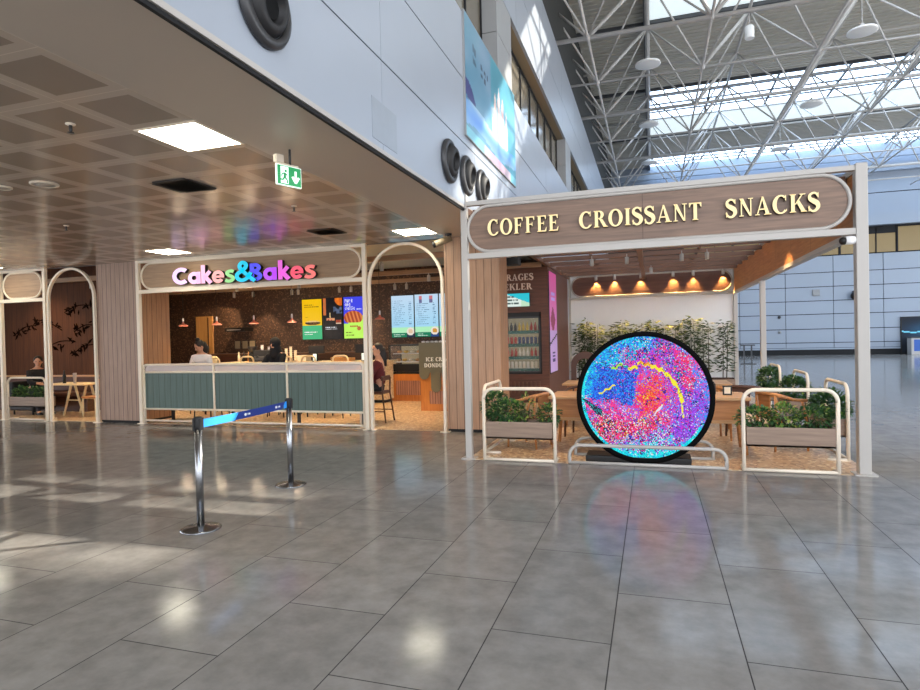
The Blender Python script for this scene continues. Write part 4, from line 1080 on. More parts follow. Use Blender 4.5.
for i, x in enumerate((-12.6, -11.0, -9.2, -7.5)):
    spot(x, 10.9, 2.94, ('first', 'second', 'third', 'fourth')[i] + ' spotlight from the left on the front beam behind the sign', 170)
for i, x in enumerate((-10.5, -8.6, -6.6)):
    spot(x, 13.45, 2.94, ('left', 'middle', 'right')[i] + ' spotlight on the middle beam over the service counter', 190)

# ------------------------------------------------------------------ canopy kiosk in the hall
YC = 7.53; X0, X1 = -2.31, 2.16; YB = 17.8; ZT = 3.345
cn = thing('canopy', 'white-framed open cafe canopy with brown sign board and timber slat roof', 'canopy', (0, YC, 0))
def post(x, y, w, z1=ZT, ft=True):
    m = MB().rbox(x - w / 2, x + w / 2, y - w / 2, y + w / 2, 0, z1, 0.006, seg=1)
    if ft: m.box(x - w / 2 - 0.05, x + w / 2 + 0.05, y - w / 2 - 0.04, y + w / 2 + 0.04, 0, 0.015)
    m.build('post', 'whitemetal', cn)
post(X0 + 0.0, YC, 0.085, 3.5); post(X1 + 0.005, YC, 0.115, ZT + 0.02)
post(X1, 13.6, 0.10, 2.64); post(X1, YB, 0.10); post(X0, YB, 0.10)
MB().box(X0, X1, YC - 0.04, YC + 0.04, ZT - 0.05, ZT + 0.005).build('top_beam', 'whitemetal', cn)
MB().box(X0, X1, YC - 0.045, YC + 0.045, 2.605, 2.675).build('lower_beam', 'whitemetal', cn)
sb = MB().prism(stadium(X0 + 0.03, X1 - 0.075, 2.68, 3.285, 18), YC - 0.015, YC + 0.05).build('sign_board', 'fascia', cn)
MB().box(-0.087, -0.083, YC - 0.0165, YC - 0.014, 2.685, 3.28).build('board_joint', 'gap', sb)
MB().tube([(x, YC - 0.02, z) for x, z in stadium(X0 + 0.05, X1 - 0.095, 2.69, 3.275, 20)], 0.022, 8, closed=True).build('ring', 'whitemetal', sb)
sl = thing('sign_lettering', 'raised cream serif letters COFFEE CROISSANT SNACKS on the canopy board', 'sign', (0, YC - 0.03, 2.88))
for w, a, b in (('COFFEE', -1.985, -1.065), ('CROISSANT', -0.83, 0.572), ('SNACKS', 0.815, 1.77)):
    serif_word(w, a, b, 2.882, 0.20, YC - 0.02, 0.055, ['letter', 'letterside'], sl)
# side and back boards
MB().box(X1 - 0.03, X1 + 0.03, YC + 0.07, YB - 0.05, 2.66, 3.28).build('side_board', 'orangewood', cn)
MB().box(X1 - 0.05, X1 + 0.05, YC + 0.06, YB, 2.60, 2.66).build('side_beam', 'whitemetal', cn)
MB().box(X1 - 0.05, X1 + 0.05, YC + 0.06, YB, 3.28, ZT).build('side_beam', 'whitemetal', cn)
MB().box(X0 - 0.04, X0 + 0.04, YC + 0.05, YB, 3.20, 3.28).build('side_beam', 'slat', cn)
MB().box(X0, X1, YB - 0.05, YB + 0.05, 2.60, 2.66).build('back_beam', 'whitemetal', cn)
MB().box(X0, X1, YB - 0.05, YB + 0.05, 3.27, ZT).build('back_beam', 'whitemetal', cn)
bb = MB().prism(stadium(X0 + 0.06, X1 - 0.06, 2.67, 3.265, 18), YB, YB + 0.05).build('back_board', 'brownboard', cn)
MB().tube([(x, YB - 0.005, z) for x, z in stadium(X0 + 0.08, X1 - 0.08, 2.68, 3.255, 18)], 0.02, 8, closed=True).build('ring', 'whitemetal', bb)
MB().box(X0, X1, YB + 0.07, YB + 0.12, 0, 3.33).build('back_panel', 'whitewall', cn)
y = YC + 0.35
while y < YB - 0.1:
    MB().box(X0, X1 - 0.04, y - 0.045, y + 0.045, 3.22, 3.31).build('roof_slat', 'slat', cn); y += 0.92
MB().box(-0.25, -0.15, YC + 0.06, YB, 3.10, 3.20).build('joist', 'slat', cn)
for x in (-1.25, 0.95): MB().box(x - 0.02, x + 0.02, YC + 0.06, YB, 3.30, 3.34).build('joist', 'darkwood', cn)
nm = ('first', 'second', 'third', 'fourth', 'fifth', 'sixth')
for i, x in enumerate((-1.52, -1.0, -0.28, 0.58, 1.10, 1.86)):
    spot(x, 17.752, 3.13, nm[i] + ' wall-washing spotlight from the left before the rear brown board', 120, (1, 0.64, 0.2), (x, 17.79, 2.5), 84, drop=0.1)
for i, (x, y_) in enumerate(((-1.2, 13.1), (-0.48, 13.1), (0.6, 13.1), (1.08, 13.1))):
    spot(x, y_, 3.04, nm[i] + ' white canopy roof spotlight from the left', 150, (1, 0.74, 0.46))
for i, (x, y_) in enumerate(((-1.5, 8.6), (0.9, 8.6), (-0.3, 10.6), (1.5, 10.8), (0, 15.5))):
    spot(x, y_, 3.04, ('hidden canopy spotlight at the front left', 'hidden canopy spotlight at the front right', 'canopy spotlight over the middle tables', 'canopy spotlight beside the side board', 'canopy spotlight near the bamboo')[i], 150 if i != 3 else 110, (1, 0.66, 0.34), (x * 1.05, y_ + 0.1, 0) if i != 3 else (2.1, 11, 2.2), 80)
t = thing('security_camera', 'small white dome camera on the right canopy post under the sign', 'camera', (X1 - 0.1, YC, 2.55))
MB().tube([(X1 - 0.06, YC - 0.02, 2.545), (X1 - 0.15, YC - 0.03, 2.545)], 0.045, 14).build('body', 'whitewall', t)
MB().ball((X1 - 0.17, YC - 0.035, 2.54), 0.042, 12).build('lens', 'black', t)
tag(MB().rbox(-2.42, -2.17, 10.2, 10.4, 2.82, 2.95, 0.01).box(-2.32, -2.27, 10.28, 10.33, 2.95, 3.21).build('loudspeaker', 'black', loc=(-2.29, 10.3, 2.82)), 'black box loudspeaker high beside the oak column under the canopy', 'speaker')

# bamboo row before the white wall
def bamboo(x, y, h, lab, seed):
    r = random.Random(seed)
    t = thing('bamboo_plant', lab, 'bamboo', (x, y, 0.0), 'bamboo before the white wall')
    m = MB(); lf = MB()
    for k in range(2):
        bx, by = x + r.uniform(-0.10, 0.10), y + r.uniform(-0.05, 0.05); hh = h * r.uniform(0.86, 1.0); lx = r.uniform(-0.06, 0.06)
        m.tube([(bx, by, 0.32), (bx + lx * .5, by, hh * .5), (bx + lx, by, hh)], [0.014, 0.012, 0.006], 6)
        z = 0.55
        while z < hh:
            f = z / hh; px = bx + lx * f
            for q in range(6):
                an = r.uniform(0, 2 * PI); l = r.uniform(0.11, 0.21); st = r.uniform(0.02, 0.12)
                c, s = math.cos(an), math.sin(an) * 0.6
                b0 = Vector((px + c * st, by + s * st, z + r.uniform(-0.05, 0.09)))
                tp = b0 + Vector((c * l, s * l, r.uniform(-0.09, 0.05)))
                w = Vector((-s, c, 0)) * 0.016 + Vector((0, 0, 0.016)); md = b0.lerp(tp, 0.4)
                mi = 1 if (f > 0.84 and r.random() < 0.4 and x < 1.2) else 0
                lf.quad([b0, md + w, tp, md - w], mi)
            z += r.uniform(0.055, 0.085)
    m.build('culm', 'culm', t); lf.build('foliage', ['bamboo', 'leafy'], t, fix=False)
    return t
bx_ = [-1.96, -1.84, -1.52, -1.12, -0.86, -0.55, -0.24, 0.06, 0.38, 0.70, 1.02, 1.38, 1.80]
ord_ = ('first', 'second', 'third', 'fourth', 'fifth', 'sixth', 'seventh', 'eighth', 'ninth', 'tenth', 'eleventh', 'twelfth', 'thirteenth')
for i, x in enumerate(bx_):
    bamboo(x, 17.55 + 0.06 * (i % 2), 1.92 + 0.06 * math.sin(i * 2.1), ord_[i] + ' slender bamboo plant from the left before the white canopy wall', 100 + i)
t = thing('bamboo_trough', 'long ash-wood trough holding the bamboo row', 'planter', (-0.1, 17.55, 0))
MB().box(-2.2, 2.08, 17.42, 17.72, 0.006, 0.30).build('box', 'boxwood', t); MB().box(-2.18, 2.06, 17.44, 17.70, 0.30, 0.33).build('soil', 'soil', t)

# ------------------------------------------------------------------ round LED display
pal = {'blue': (24, 84, 232), 'azure': (20, 150, 246), 'cyan': (20, 226, 236), 'mag': (238, 40, 140), 'red': (246, 48, 52), 'orange': (250, 140, 40), 'purple': (160, 52, 226), 'pink': (250, 62, 150),
       'yellow': (250, 240, 50), 'dark': (36, 18, 62), 'white': (236, 232, 246), 'navy': (40, 40, 190), 'lilac': (140, 104, 240), 'teal': (30, 170, 180)}
def seg_d(px, pz, a, b):
    ax, az = a; bx, bz = b; dx, dz = bx - ax, bz - az
    t_ = max(0, min(1, ((px - ax) * dx + (pz - az) * dz) / (dx * dx + dz * dz)))
    return math.hypot(px - ax - dx * t_, pz - az - dz * t_), t_
streak = [(-0.07, 0.575), (0.10, 0.53), (0.31, 0.43), (0.44, 0.30), (0.54, 0.13), (0.59, -0.07)]
def led_px(u, v):
    x, z = u * 2 - 1, v * 2 - 1; R = rnd.random
    w = 0.20 * noise.noise(Vector((x * 2.4, z * 2.4, 3))) + 0.10 * noise.noise(Vector((x * 7, z * 7, 5))) + rnd.gauss(0, 0.04); w2 = 0.20 * noise.noise(Vector((x * 2.4, z * 2.4, 9))) + 0.10 * noise.noise(Vector((x * 7, z * 7, 12))) + rnd.gauss(0, 0.04)
    fine = noise.noise(Vector((x * 11, z * 11, 2)))
    X, Z = x + w, z + w2; r = math.hypot(X, Z); th = math.degrees(math.atan2(Z, X))
    rc = math.hypot(X - 0.10, (Z + 0.05) * 1.15)
    # streaks
    sw = math.sin(40 * math.hypot(X - 0.10, (Z + 0.05) * 1.2) + 5 * noise.noise(Vector((x * 4, z * 4, 7))))
    if sw > 0.86 and rc > 0.34 and r < 0.93 and (Z < -0.22 or X > 0.25 or Z > 0.5) and R() < 0.5: return pal['dark'] if R() < 0.62 else pal['white']
    for a, b in zip(streak, streak[1:]):
        d_, _ = seg_d(x, z + 0.018 * math.sin(x * 60), a, b)
        if d_ < 0.026: return pal['yellow'] if a[0] > 0.05 or R() < 0.4 else pal['orange']
    for a, b, c, wd in (((-0.49, 0.47), (-0.34, 0.55), 'leafy', .022), ((-0.22, 0.47), (-0.10, 0.50), 'yellow', .026), ((-0.70, 0.06), (-0.46, 0.20), 'yellow', .014), ((-0.34, 0.55), (-0.22, 0.47), 'teal', .016), ((0.16, -0.28), (0.28, -0.12), 'white', .014), ((0.58, -0.1), (0.6, -0.3), 'yellow', .012), ((-0.62, 0.38), (-0.5, 0.46), 'azure', .014)):
        d_, _ = seg_d(x, z + 0.014 * math.sin(x * 55), a, b)
        if d_ < wd: return (170, 236, 70) if c == 'leafy' else pal[c]
    d_, t_ = seg_d(x, z, (-1.0, 0.0), (-0.72, -0.24))
    if d_ < 0.05 * t_ + 0.008: return pal['dark'] if R() < 0.8 else pal['teal']
    if rc < 0.17: k = [('red', 6), ('orange', 2.2), ('mag', 2), ('yellow', .5)]
    elif rc < 0.30: k = [('red', 4), ('mag', 5), ('orange', 2), ('pink', 2), ('purple', .7), ('yellow', .4)]
    elif math.hypot(x, z) > 0.95 and (th < -25 or th > 150): k = [('cyan', 12), ('azure', 2), ('white', .5)]
    elif Z < -0.86: k = [('cyan', 8), ('white', 1), ('azure', 1), ('dark', .3)]
    elif Z < -0.66 and abs(X) < .6: k = [('lilac', 3), ('cyan', 2), ('white', 1.35), ('dark', 2), ('purple', 2), ('pink', 2), ('mag', 1)]
    elif -0.66 <= Z < -0.36 and X < 0.35: k = [('pink', 4), ('red', 3), ('white', 0.99), ('dark', 2.6), ('teal', 1.2), ('purple', 1), ('orange', .8), ('yellow', .4)]
    elif X > 0.50 and Z < 0.18: k = [('purple', 7), ('lilac', 4), ('azure', 1.5), ('mag', 1.2), ('navy', 1), ('white', .4)] if r < 0.93 else [('azure', 3), ('lilac', 3), ('pink', 1)]
    elif r > 0.74 and -20 < th < 62: k = [('mag', 6), ('red', 4), ('pink', 4), ('white', 0.90), ('lilac', 2), ('cyan', .8)] if r < 0.9 else [('lilac', 4), ('azure', 3), ('pink', 3), ('white', 0.90)]
    elif r > 0.52 and 10 < th < 75: k = [('purple', 5), ('mag', 2.4), ('azure', 2), ('dark', 2), ('orange', 1), ('navy', 1.5), ('teal', 1)]
    elif r > 0.78 and Z > 0.55: k = [('azure', 5), ('cyan', 4), ('blue', 3), ('pink', 1), ('teal', 1)]
    elif r > 0.52 and 75 <= th < 125: k = [('purple', 4), ('pink', 3), ('dark', 2.6), ('mag', 2.4), ('navy', 1.5), ('azure', 1)]
    elif X < -0.12 and Z > -0.06: k = [('blue', 8), ('azure', 5), ('navy', 4), ('cyan', .6), ('lilac', .8), ('dark', 1.2), ('pink', .3)] if r < 0.86 else [('azure', 6), ('cyan', 3), ('blue', 3), ('teal', 1)]
    elif X < -0.30: k = [('pink', 4), ('mag', 3), ('lilac', 3), ('white', 0.90), ('azure', 2), ('purple', 1.2), ('dark', 1)]
    elif X > 0.30: k = [('lilac', 3), ('pink', 3), ('mag', 2), ('azure', 3), ('purple', 3), ('white', 0.63), ('orange', .5)]
    else: k = [('mag', 3.4), ('pink', 3.2), ('lilac', 3), ('orange', 1.2), ('purple', 2), ('azure', 1.6), ('yellow', .7), ('white', 0.36)]
    if fine > 0.25: k = k[:2]
    elif fine < -0.3: k = k + [('dark', 4), ('navy', 2)]
    if R() < 0.62:
        key = (int(rc * 46), int((th + 40 * rc) / (5.0 / max(rc, 0.25)) + 0.6 * noise.noise(Vector((x * 9, z * 9, 1)))))
        q_ = random.Random(key[0] * 7919 + key[1] * 104729).random()
    else: q_ = R()
    s = sum(p for _, p in k) * q_
    for c, p in k:
        s -= p
        if s <= 0: break
    b = 0.9 + 0.25 * R()
    return tuple(q * b for q in pal[c])
DY, DC, DRR = 7.63, (-0.112, 0.81), 0.803
t = thing('round_led_display', 'big round black-rimmed LED display with swirling multicoloured abstract picture', 'display', (DC[0], DY, 0))
o_ = arc(DC[0], DC[1], DRR, 0, 360, 64)[:-1]
b = MB().lathe([(0.742, -0.03), (0.745, -0.045), (DRR, -0.045), (DRR, 0.05), (0.0, 0.05)], (DC[0], DY, DC[1]), 'Y', 72, cap=False); b.build('rim', 'rimblack', t)
painted('screen', DC[0] - 0.745, DC[0] + 0.745, DC[1] - 0.745, DC[1] + 0.745, DY - 0.028, 150, 150, led_px, 'led', t, mask=lambda u, v: math.hypot(u - .5, v - .5) < 0.5)
MB().rbox(-0.82, 0.42, DY - 0.03, DY + 0.32, 0.006, 0.085, 0.01).build('base', 'black', t)
MB().box(DC[0] - 0.2, DC[0] + 0.2, DY + 0.05, DY + 0.12, 0.08, 0.9).build('rear_brace', 'softblack', t)
def low_rail(x0, x1, y, lab):
    m = MB(); r = 0.13; h = 0.235
    pts = [(x0, y, 0.01), (x0, y, h - r)] + xz(arc(x0 + r, h - r, r, 180, 90, 6), y) + xz(arc(x1 - r, h - r, r, 90, 0, 6), y) + [(x1, y, h - r), (x1, y, 0.01)]
    m.tube(pts, 0.022, 8); m.tube([(x0, y, 0.02), (x1, y, 0.02)], 0.02, 8)
    tag(m.build('low_rail', 'whitemetal', loc=((x0 + x1) / 2, y, 0)), lab, 'rail', 'low white rails around the round display')
low_rail(-1.0, 0.785, 7.46, 'low white tube rail in front of the round display')
low_rail(-0.99, 0.69, 7.98, 'low white tube rail behind the round display')

# ------------------------------------------------------------------ planters (box on a white tube frame)
def planter(cx, cy, L, rz, lab, m='white', rot_soil=True):
    t = thing('planter', lab, 'planter', (0, 0, 0), 'planters on white tube frames')
    h, r, x0, x1 = 0.925, 0.13, -L / 2, L / 2; d = 0.0
    pts = [(x0, d, 0.012), (x0, d, h - r)] + xz(arc(x0 + r, h - r, r, 180, 90, 7), d) + xz(arc(x1 - r, h - r, r, 90, 0, 7), d) + [(x1, d, h - r), (x1, d, 0.012)]
    MB().tube(pts, 0.022, 10).build('frame', m, t)
    MB().tube([(x0, d, 0.022), (x1, d, 0.022)], 0.02, 8).build('floor_bar', m, t)
    mb = MB(); w = 0.02
    a, b, y0, y1, z0, z1 = x0 + 0.03, x1 - 0.03, -0.02, 0.24, 0.29, 0.505
    mb.box(a, b, y0, y0 + w, z0, z1).box(a, b, y1 - w, y1, z0, z1).box(a, a + w, y0 + w, y1 - w, z0, z1).box(b - w, b, y0 + w, y1 - w, z0, z1).box(a, b, y0, y1, z0, z0 + w)
    mb.build('box', 'boxwood', t)
    MB().box(a + w, b - w, y0 + w, y1 - w, 0.40, 0.47).build('soil', 'soil', t)
    for x in (x0, x1): MB().tube([(x, 0.0, 0.02), (x, 0.22, 0.02)], 0.02, 8).build('foot', m, t)
    t.location = (cx, cy, 0); t.rotation_euler = (0, 0, rz)
    return t
def bush(cx, cy, z, rx, ry, rz, n, lab, seed, light=0.25, yellow=0.0, leaf=0.05):
    r = random.Random(seed)
    t = thing('shrub', lab, 'plant', (cx, cy, z))
    st = MB(); lf = MB()
    for k in range(7):
        an = r.uniform(0, 2 * PI); e = r.uniform(0.4, 0.9)
        st.tube([(cx + rx * 0.2 * math.cos(an), cy + ry * 0.2 * math.sin(an), z), (cx + rx * e * 0.7 * math.cos(an), cy + ry * e * 0.7 * math.sin(an), z + rz * (0.7 + 0.5 * r.random()))], [0.007, 0.003], 5)
    for k in range(n):
        while True:
            p = Vector((r.uniform(-1, 1), r.uniform(-1, 1), r.uniform(-1, 1)))
            if 0.3 < p.length < 1: break
        if r.random() < 0.6: p = p.normalized() * r.uniform(0.75, 1.12)
        c = Vector((cx + p.x * rx, cy + p.y * ry, z + rz * 0.95 + p.z * rz))
        if c.z < z - 0.05: c.z = z + r.uniform(-0.04, 0.05)
        dr = (p.normalized() + Vector((r.uniform(-.7, .7), r.uniform(-.7, .7), r.uniform(-.5, .6)))).normalized()
        l = leaf * r.uniform(0.7, 1.4); sd = dr.cross(Vector((0, 0, 1)))
        sd = (sd.normalized() if sd.length > 1e-3 else Vector((1, 0, 0))) * l * 0.32
        q = r.random(); mi = 2 if q < yellow else (1 if q < yellow + light else 0)
        v = [c, c + dr * l * 0.55 + sd + Vector((0, 0, 0.006)), c + dr * l * 1.1 - Vector((0, 0, 0.01)), c + dr * l * 0.55 - sd + Vector((0, 0, 0.006))]
        lf.quad(v, mi)
    st.build('stem', 'culm', t); lf.build('foliage', ['leaf', 'leaf2', 'leafy'], t, fix=False)
    return t
planter(-1.63, 7.45, 0.91, 0, 'ash-wood planter with white tube frame at the front left of the canopy')
planter(1.435, 7.45, 0.94, 0, 'ash-wood planter with white tube frame at the front right of the canopy')
planter(-2.2, 8.36, 0.95, PI / 2 + PI, 'ash-wood planter side-on against the left side of the canopy')
planter(2.2, 8.68, 0.95, PI / 2, 'nearest ash-wood planter along the right side of the canopy')
planter(2.2, 10.6, 0.95, PI / 2, 'second ash-wood planter along the right side of the canopy')
planter(2.2, 12.65, 0.95, PI / 2, 'farthest ash-wood planter along the right side of the canopy')
planter(-13.03, SY + 0.02, 1.12, 0, 'ash-wood planter in the left window bay of the shop', 'white')
bush(-1.80, 7.57, 0.47, 0.22, 0.12, 0.15, 620, 'dense dark green shrub at the left of the front left planter', 1, 0.25, 0.0)
bush(-1.56, 7.58, 0.50, 0.09, 0.09, 0.17, 55, 'sparse yellow-flecked shrub in the middle of the front left planter', 2, 0.4, 0.4)
bush(-1.27, 7.58, 0.47, 0.13, 0.12, 0.12, 330, 'small dark green shrub at the right of the front left planter', 3, 0.25, 0.02)
bush(-2.12, 8.15, 0.47, 0.13, 0.32, 0.18, 420, 'dark glossy shrub in the side planter at the canopy left', 4, 0.12, 0, 0.065)
bush(1.12, 7.57, 0.47, 0.20, 0.12, 0.12, 420, 'round green shrub at the left of the front right planter', 5, 0.3, 0.02)
bush(1.40, 7.58, 0.48, 0.14, 0.12, 0.14, 260, 'loose light green shrub in the middle of the front right planter', 6, 0.6, 0.1)
bush(1.70, 7.57, 0.47, 0.19, 0.12, 0.13, 420, 'dark green shrub at the right of the front right planter', 7, 0.2, 0.02)
bush(2.12, 8.66, 0.47, 0.17, 0.44, 0.16, 900, 'dark leafy shrub in the nearest right side planter', 8, 0.12, 0, 0.065)
bush(2.12, 10.6, 0.47, 0.17, 0.46, 0.18, 900, 'dark leafy shrub in the second right side planter', 9, 0.12, 0, 0.065)
bush(2.10, 12.65, 0.47, 0.18, 0.46, 0.20, 900, 'dark leafy shrub in the farthest right side planter', 10, 0.12, 0, 0.065)
for i, x in enumerate((-13.38, -13.05, -12.72)):
    bush(x, SY + 0.13, 0.47, 0.18, 0.11, 0.12, 260, ('left', 'middle', 'right')[i] + ' dark green shrub in the planter of the left window bay', 11 + i, 0.25, 0.0)

# ------------------------------------------------------------------ tables and chairs under the canopy
def communal_table(x0, x1, y0, y1, z, lab, panel=True):
    t = thing('table', lab, 'table', ((x0 + x1) / 2, (y0 + y1) / 2, 0), 'oak tables under the canopy')
    MB().rbox(x0, x1, y0, y1, z - 0.035, z, 0.008).build('top', 'table', t)
    if panel:
        MB().box(x0 + 0.08, x1 - 0.08, y0 + 0.12, y0 + 0.15, 0.45, z - 0.035).build('front_panel', 'chairwood', t)
        MB().box(x0 + 0.06, x1 - 0.06, y0 + 0.10, y0 + 0.22, 0.41, 0.45).build('stretcher', 'table', t)
    for x, s in ((x0 + 0.1, -1), (x1 - 0.1, 1)):
        for y in (y0 + 0.16, y1 - 0.12):
            MB().tube([(x + s * 0.06, y, 0.006), (x, y, z - 0.03)], [0.022, 0.032], 8).build('leg', 'chairwood', t)
    return t
communal_table(-1.38, 1.16, 8.22, 9.05, 0.75, 'long oak table with deep front panel right behind the round display')
communal_table(-1.5, 1.2, 10.4, 11.2, 0.75, 'long oak table farther back under the canopy')
t = thing('table_number', 'small black framed table sign standing on the oak table right of the display', 'sign', (0.93, 8.6, 0.75))
MB().box(0.87, 0.985, 8.59, 8.605, 0.75, 0.875).build('frame', 'black', t); MB().box(0.89, 0.965, 8.586, 8.59, 0.77, 0.855).build('card', 'paper', t)
tag(MB().rbox(0.72, 0.79, 8.62, 8.70, 0.75, 0.90, 0.01).lathe([(0.02, 0.15), (0.02, 0.17), (0, 0.17)], (0.755, 8.66, 0.75), seg=10).build('napkin_holder', 'softblack', loc=(0.755, 8.66, 0.75)), 'black box holder on the oak table at the rim of the display', 'holder')

def armchair(x, y, rz, lab, wood_='chairwood', seat='cushion'):
    """curved-rail armchair, local front at -Y"""
    t = thing('armchair', lab, 'chair', (0, 0, 0), 'curved-back oak chairs under the canopy')
    MB().rbox(-0.23, 0.23, -0.22, 0.22, 0.41, 0.46, 0.02).build('seat', seat, t)
    rail = [(-0.29, -0.16, 0.67), (-0.29, 0.02, 0.685)] + [(0.29 * math.cos(a), 0.05 + 0.22 * math.sin(a), 0.70 + 0.06 * math.sin(a)) for a in [PI - PI * k / 12 for k in range(1, 12)]] + [(0.29, 0.02, 0.685), (0.29, -0.16, 0.67)]
    m = MB().tube(rail, [0.02] * 3 + [0.026] * 9 + [0.02] * 3, 8); m.build('top_rail', wood_, t)
    for sx in (-1, 1):
        MB().tube([(sx * 0.25, -0.2, 0.006), (sx * 0.24, -0.19, 0.42), (sx * 0.28, -0.10, 0.68)], [0.015, 0.02, 0.015], 8).build('leg', wood_, t)
        MB().tube([(sx * 0.22, 0.24, 0.006), (sx * 0.20, 0.20, 0.42), (sx * 0.20, 0.22, 0.74)], [0.015, 0.02, 0.015], 8).build('leg', wood_, t)
    MB().prism([(-0.10, 0.46), (0.10, 0.46), (0.13, 0.75), (-0.13, 0.75)], 0.225, 0.245).build('back_splat', wood_, t)
    t.location = (x, y, 0); t.rotation_euler = (0, 0, rz); return t
armchair(-1.72, 8.55, -1.9, 'oak chair with curved rail behind the front left planter')
armchair(1.62, 8.95, 2.0, 'oak chair with curved rail behind the front right planter')
armchair(0.78, 9.55, 0.15, 'pale oak curved-back chair right of the display, on the far side of the table')
armchair(-0.15, 9.55, 0, 'oak chair hidden behind the round display')
armchair(-1.05, 9.55, -0.1, 'dark curved-back chair left of the display, on the far side of the table', 'darkwood')
armchair(1.30, 10.05, PI - 0.2, 'dark walnut chair between the two tables at the right', 'darkwood')
armchair(0.45, 11.65, 0, 'oak chair behind the back table at the right', 'chairwood')
armchair(-0.6, 11.65, 0, 'oak chair behind the back table near the middle', 'chairwood')
t = thing('arched_chair', 'dark brown high-backed upholstered chair with arched opening left of the display', 'chair', (-1.28, 11.9, 0))
o1 = arc(-1.28, 0.98, 0.27, 0, 180, 14); i1 = arc(-1.28, 0.94, 0.17, 0, 180, 14)
m = MB()
O = [(-1.01, 0.5)] + o1 + [(-1.55, 0.5)]; I = [(-1.11, 0.5)] + i1 + [(-1.45, 0.5)]
for k in range(len(O) - 1): m.prism([I[k], O[k], O[k + 1], I[k + 1]], 12.05, 12.13)
m.build('back', 'cushion', t); MB().rbox(-1.56, -1.0, 11.6, 12.1, 0.40, 0.50, 0.03).build('seat', 'cushion', t)
for x in (-1.5, -1.06):
    for y in (11.65, 12.05): MB().tube([(x, y, 0.006), (x, y, 0.41)], 0.018, 8).build('leg', 'darkwood', t)

# ------------------------------------------------------------------ chairs inside the shop
hc = None
def high_chair(x, y, rz, lab, h=1.26, w=0.17):
    global hc
    if hc is None:
        hc = thing('high_chair', lab, 'chair', (0, 0, 0), 'high chairs behind the green partition')
        MB().rbox(-0.19, 0.19, -0.19, 0.19, 0.70, 0.75, 0.02).build('seat', 'cushion', hc)
        pts = [(-w, 0.19, 0.72), (-w, 0.20, 1.16)] + [(x_, 0.2, z_) for x_, z_ in arc(-w + 0.09, 1.17, 0.09, 180, 90, 5)] + [(x_, 0.2, z_) for x_, z_ in arc(w - 0.09, 1.17, 0.09, 90, 0, 5)] + [(w, 0.2, 1.16), (w, 0.19, 0.72)]
        MB().tube(pts, 0.02, 8).build('back_frame', 'cream', hc)
        for sx in (-1, 1):
            for sy in (-1, 1): MB().tube([(sx * 0.20, sy * 0.20, 0.006), (sx * 0.16, sy * 0.16, 0.70)], 0.013, 7).build('leg', 'softblack', hc)
        m = MB()
        for a, b in (((-.19, -.19), (.19, -.19)), ((-.19, .19), (.19, .19)), ((-.19, -.19), (-.19, .19)), ((.19, -.19), (.19, .19))): m.tube([(a[0], a[1], 0.27), (b[0], b[1], 0.27)], 0.01, 6)
        m.build('footrest', 'softblack', hc)
        hc.location = (x, y, 0); hc.rotation_euler = (0, 0, rz); return hc
    return dup(hc, (x, y, 0), lab, rz)
for x, y, rz, lab in ((-9.22, 10.75, 0.1, 'high chair of the guest with a hair bun behind the partition'), (-8.72, 11.25, 0, 'empty high chair right of the guest with a hair bun'), (-7.98, 11.1, 0, 'empty high chair left of the hooded guest'),
                      (-7.52, 10.95, 0, 'high chair of the hooded guest in black'), (-7.05, 11.1, 0, 'empty high chair right of the hooded guest'), (-6.2, 11.0, 0.1, 'empty high chair right of middle behind the partition')):
    high_chair(x, y, rz, lab)
def sling(x, y, lab):
    t = thing('lounge_chair', lab, 'chair', (x, y, 0))
    MB().rbox(x - 0.22, x + 0.22, y + 0.15, y + 0.26, 0.74, 1.29, 0.05, seg=3).build('backrest', 'cream', t)
    MB().rbox(x - 0.22, x + 0.22, y - 0.24, y + 0.2, 0.68, 0.78, 0.04).build('seat', 'cream', t)
    for sx in (-1, 1):
        for sy in (-1, 1): MB().tube([(x + sx * 0.2, y + sy * 0.2, 0.006), (x + sx * 0.17, y + sy * 0.17, 0.7)], 0.014, 7).build('leg', 'softblack', t)
sling(-9.72, 11.2, 'cream upholstered high chair left of the guest with a hair bun')
# bar stool in the arch
t = thing('bar_stool', 'tall wooden bar stool with dark seat at the end of the green partition', 'stool', (-5.05, 10.5, 0))
MB().rbox(-5.24, -4.88, 10.32, 10.70, 0.54, 0.60, 0.02).build('seat', 'cushion', t)
for sy in (-1, 1):
    MB().tube([(-5.26, 10.51 + sy * 0.20, 0.006), (-5.22, 10.51 + sy * 0.16, 0.54)], 0.017, 8).build('leg', 'darkwood', t)
    MB().tube([(-4.80, 10.51 + sy * 0.20, 0.006), (-4.87, 10.51 + sy * 0.17, 0.56), (-4.86, 10.51 + sy * 0.17, 0.86)], 0.017, 8).build('leg', 'darkwood', t)
    MB().tube([(-5.25, 10.51 + sy * 0.19, 0.22), (-4.83, 10.51 + sy * 0.19, 0.22)], 0.011, 6).build('stretcher', 'darkwood', t)
MB().rbox(-4.89, -4.86, 10.32, 10.70, 0.80, 0.89, 0.01).build('back_rail', 'darkwood', t)
# white frame divider by the stool
t = thing('rail_divider', 'narrow cream tube rail standing beside the bar stool', 'rail', (-4.95, 9.9, 0))
MB().tube([(-5.0, SY + 0.12, 0.012), (-5.0, SY + 0.12, 0.88), (-4.93, 10.05, 0.90), (-4.93, 10.08, 0.012)], 0.02, 8).build('frame', 'white', t)
MB().box(-5.05, -4.88, SY + 0.05, 10.12, 0.006, 0.016).build('foot', 'white', t)
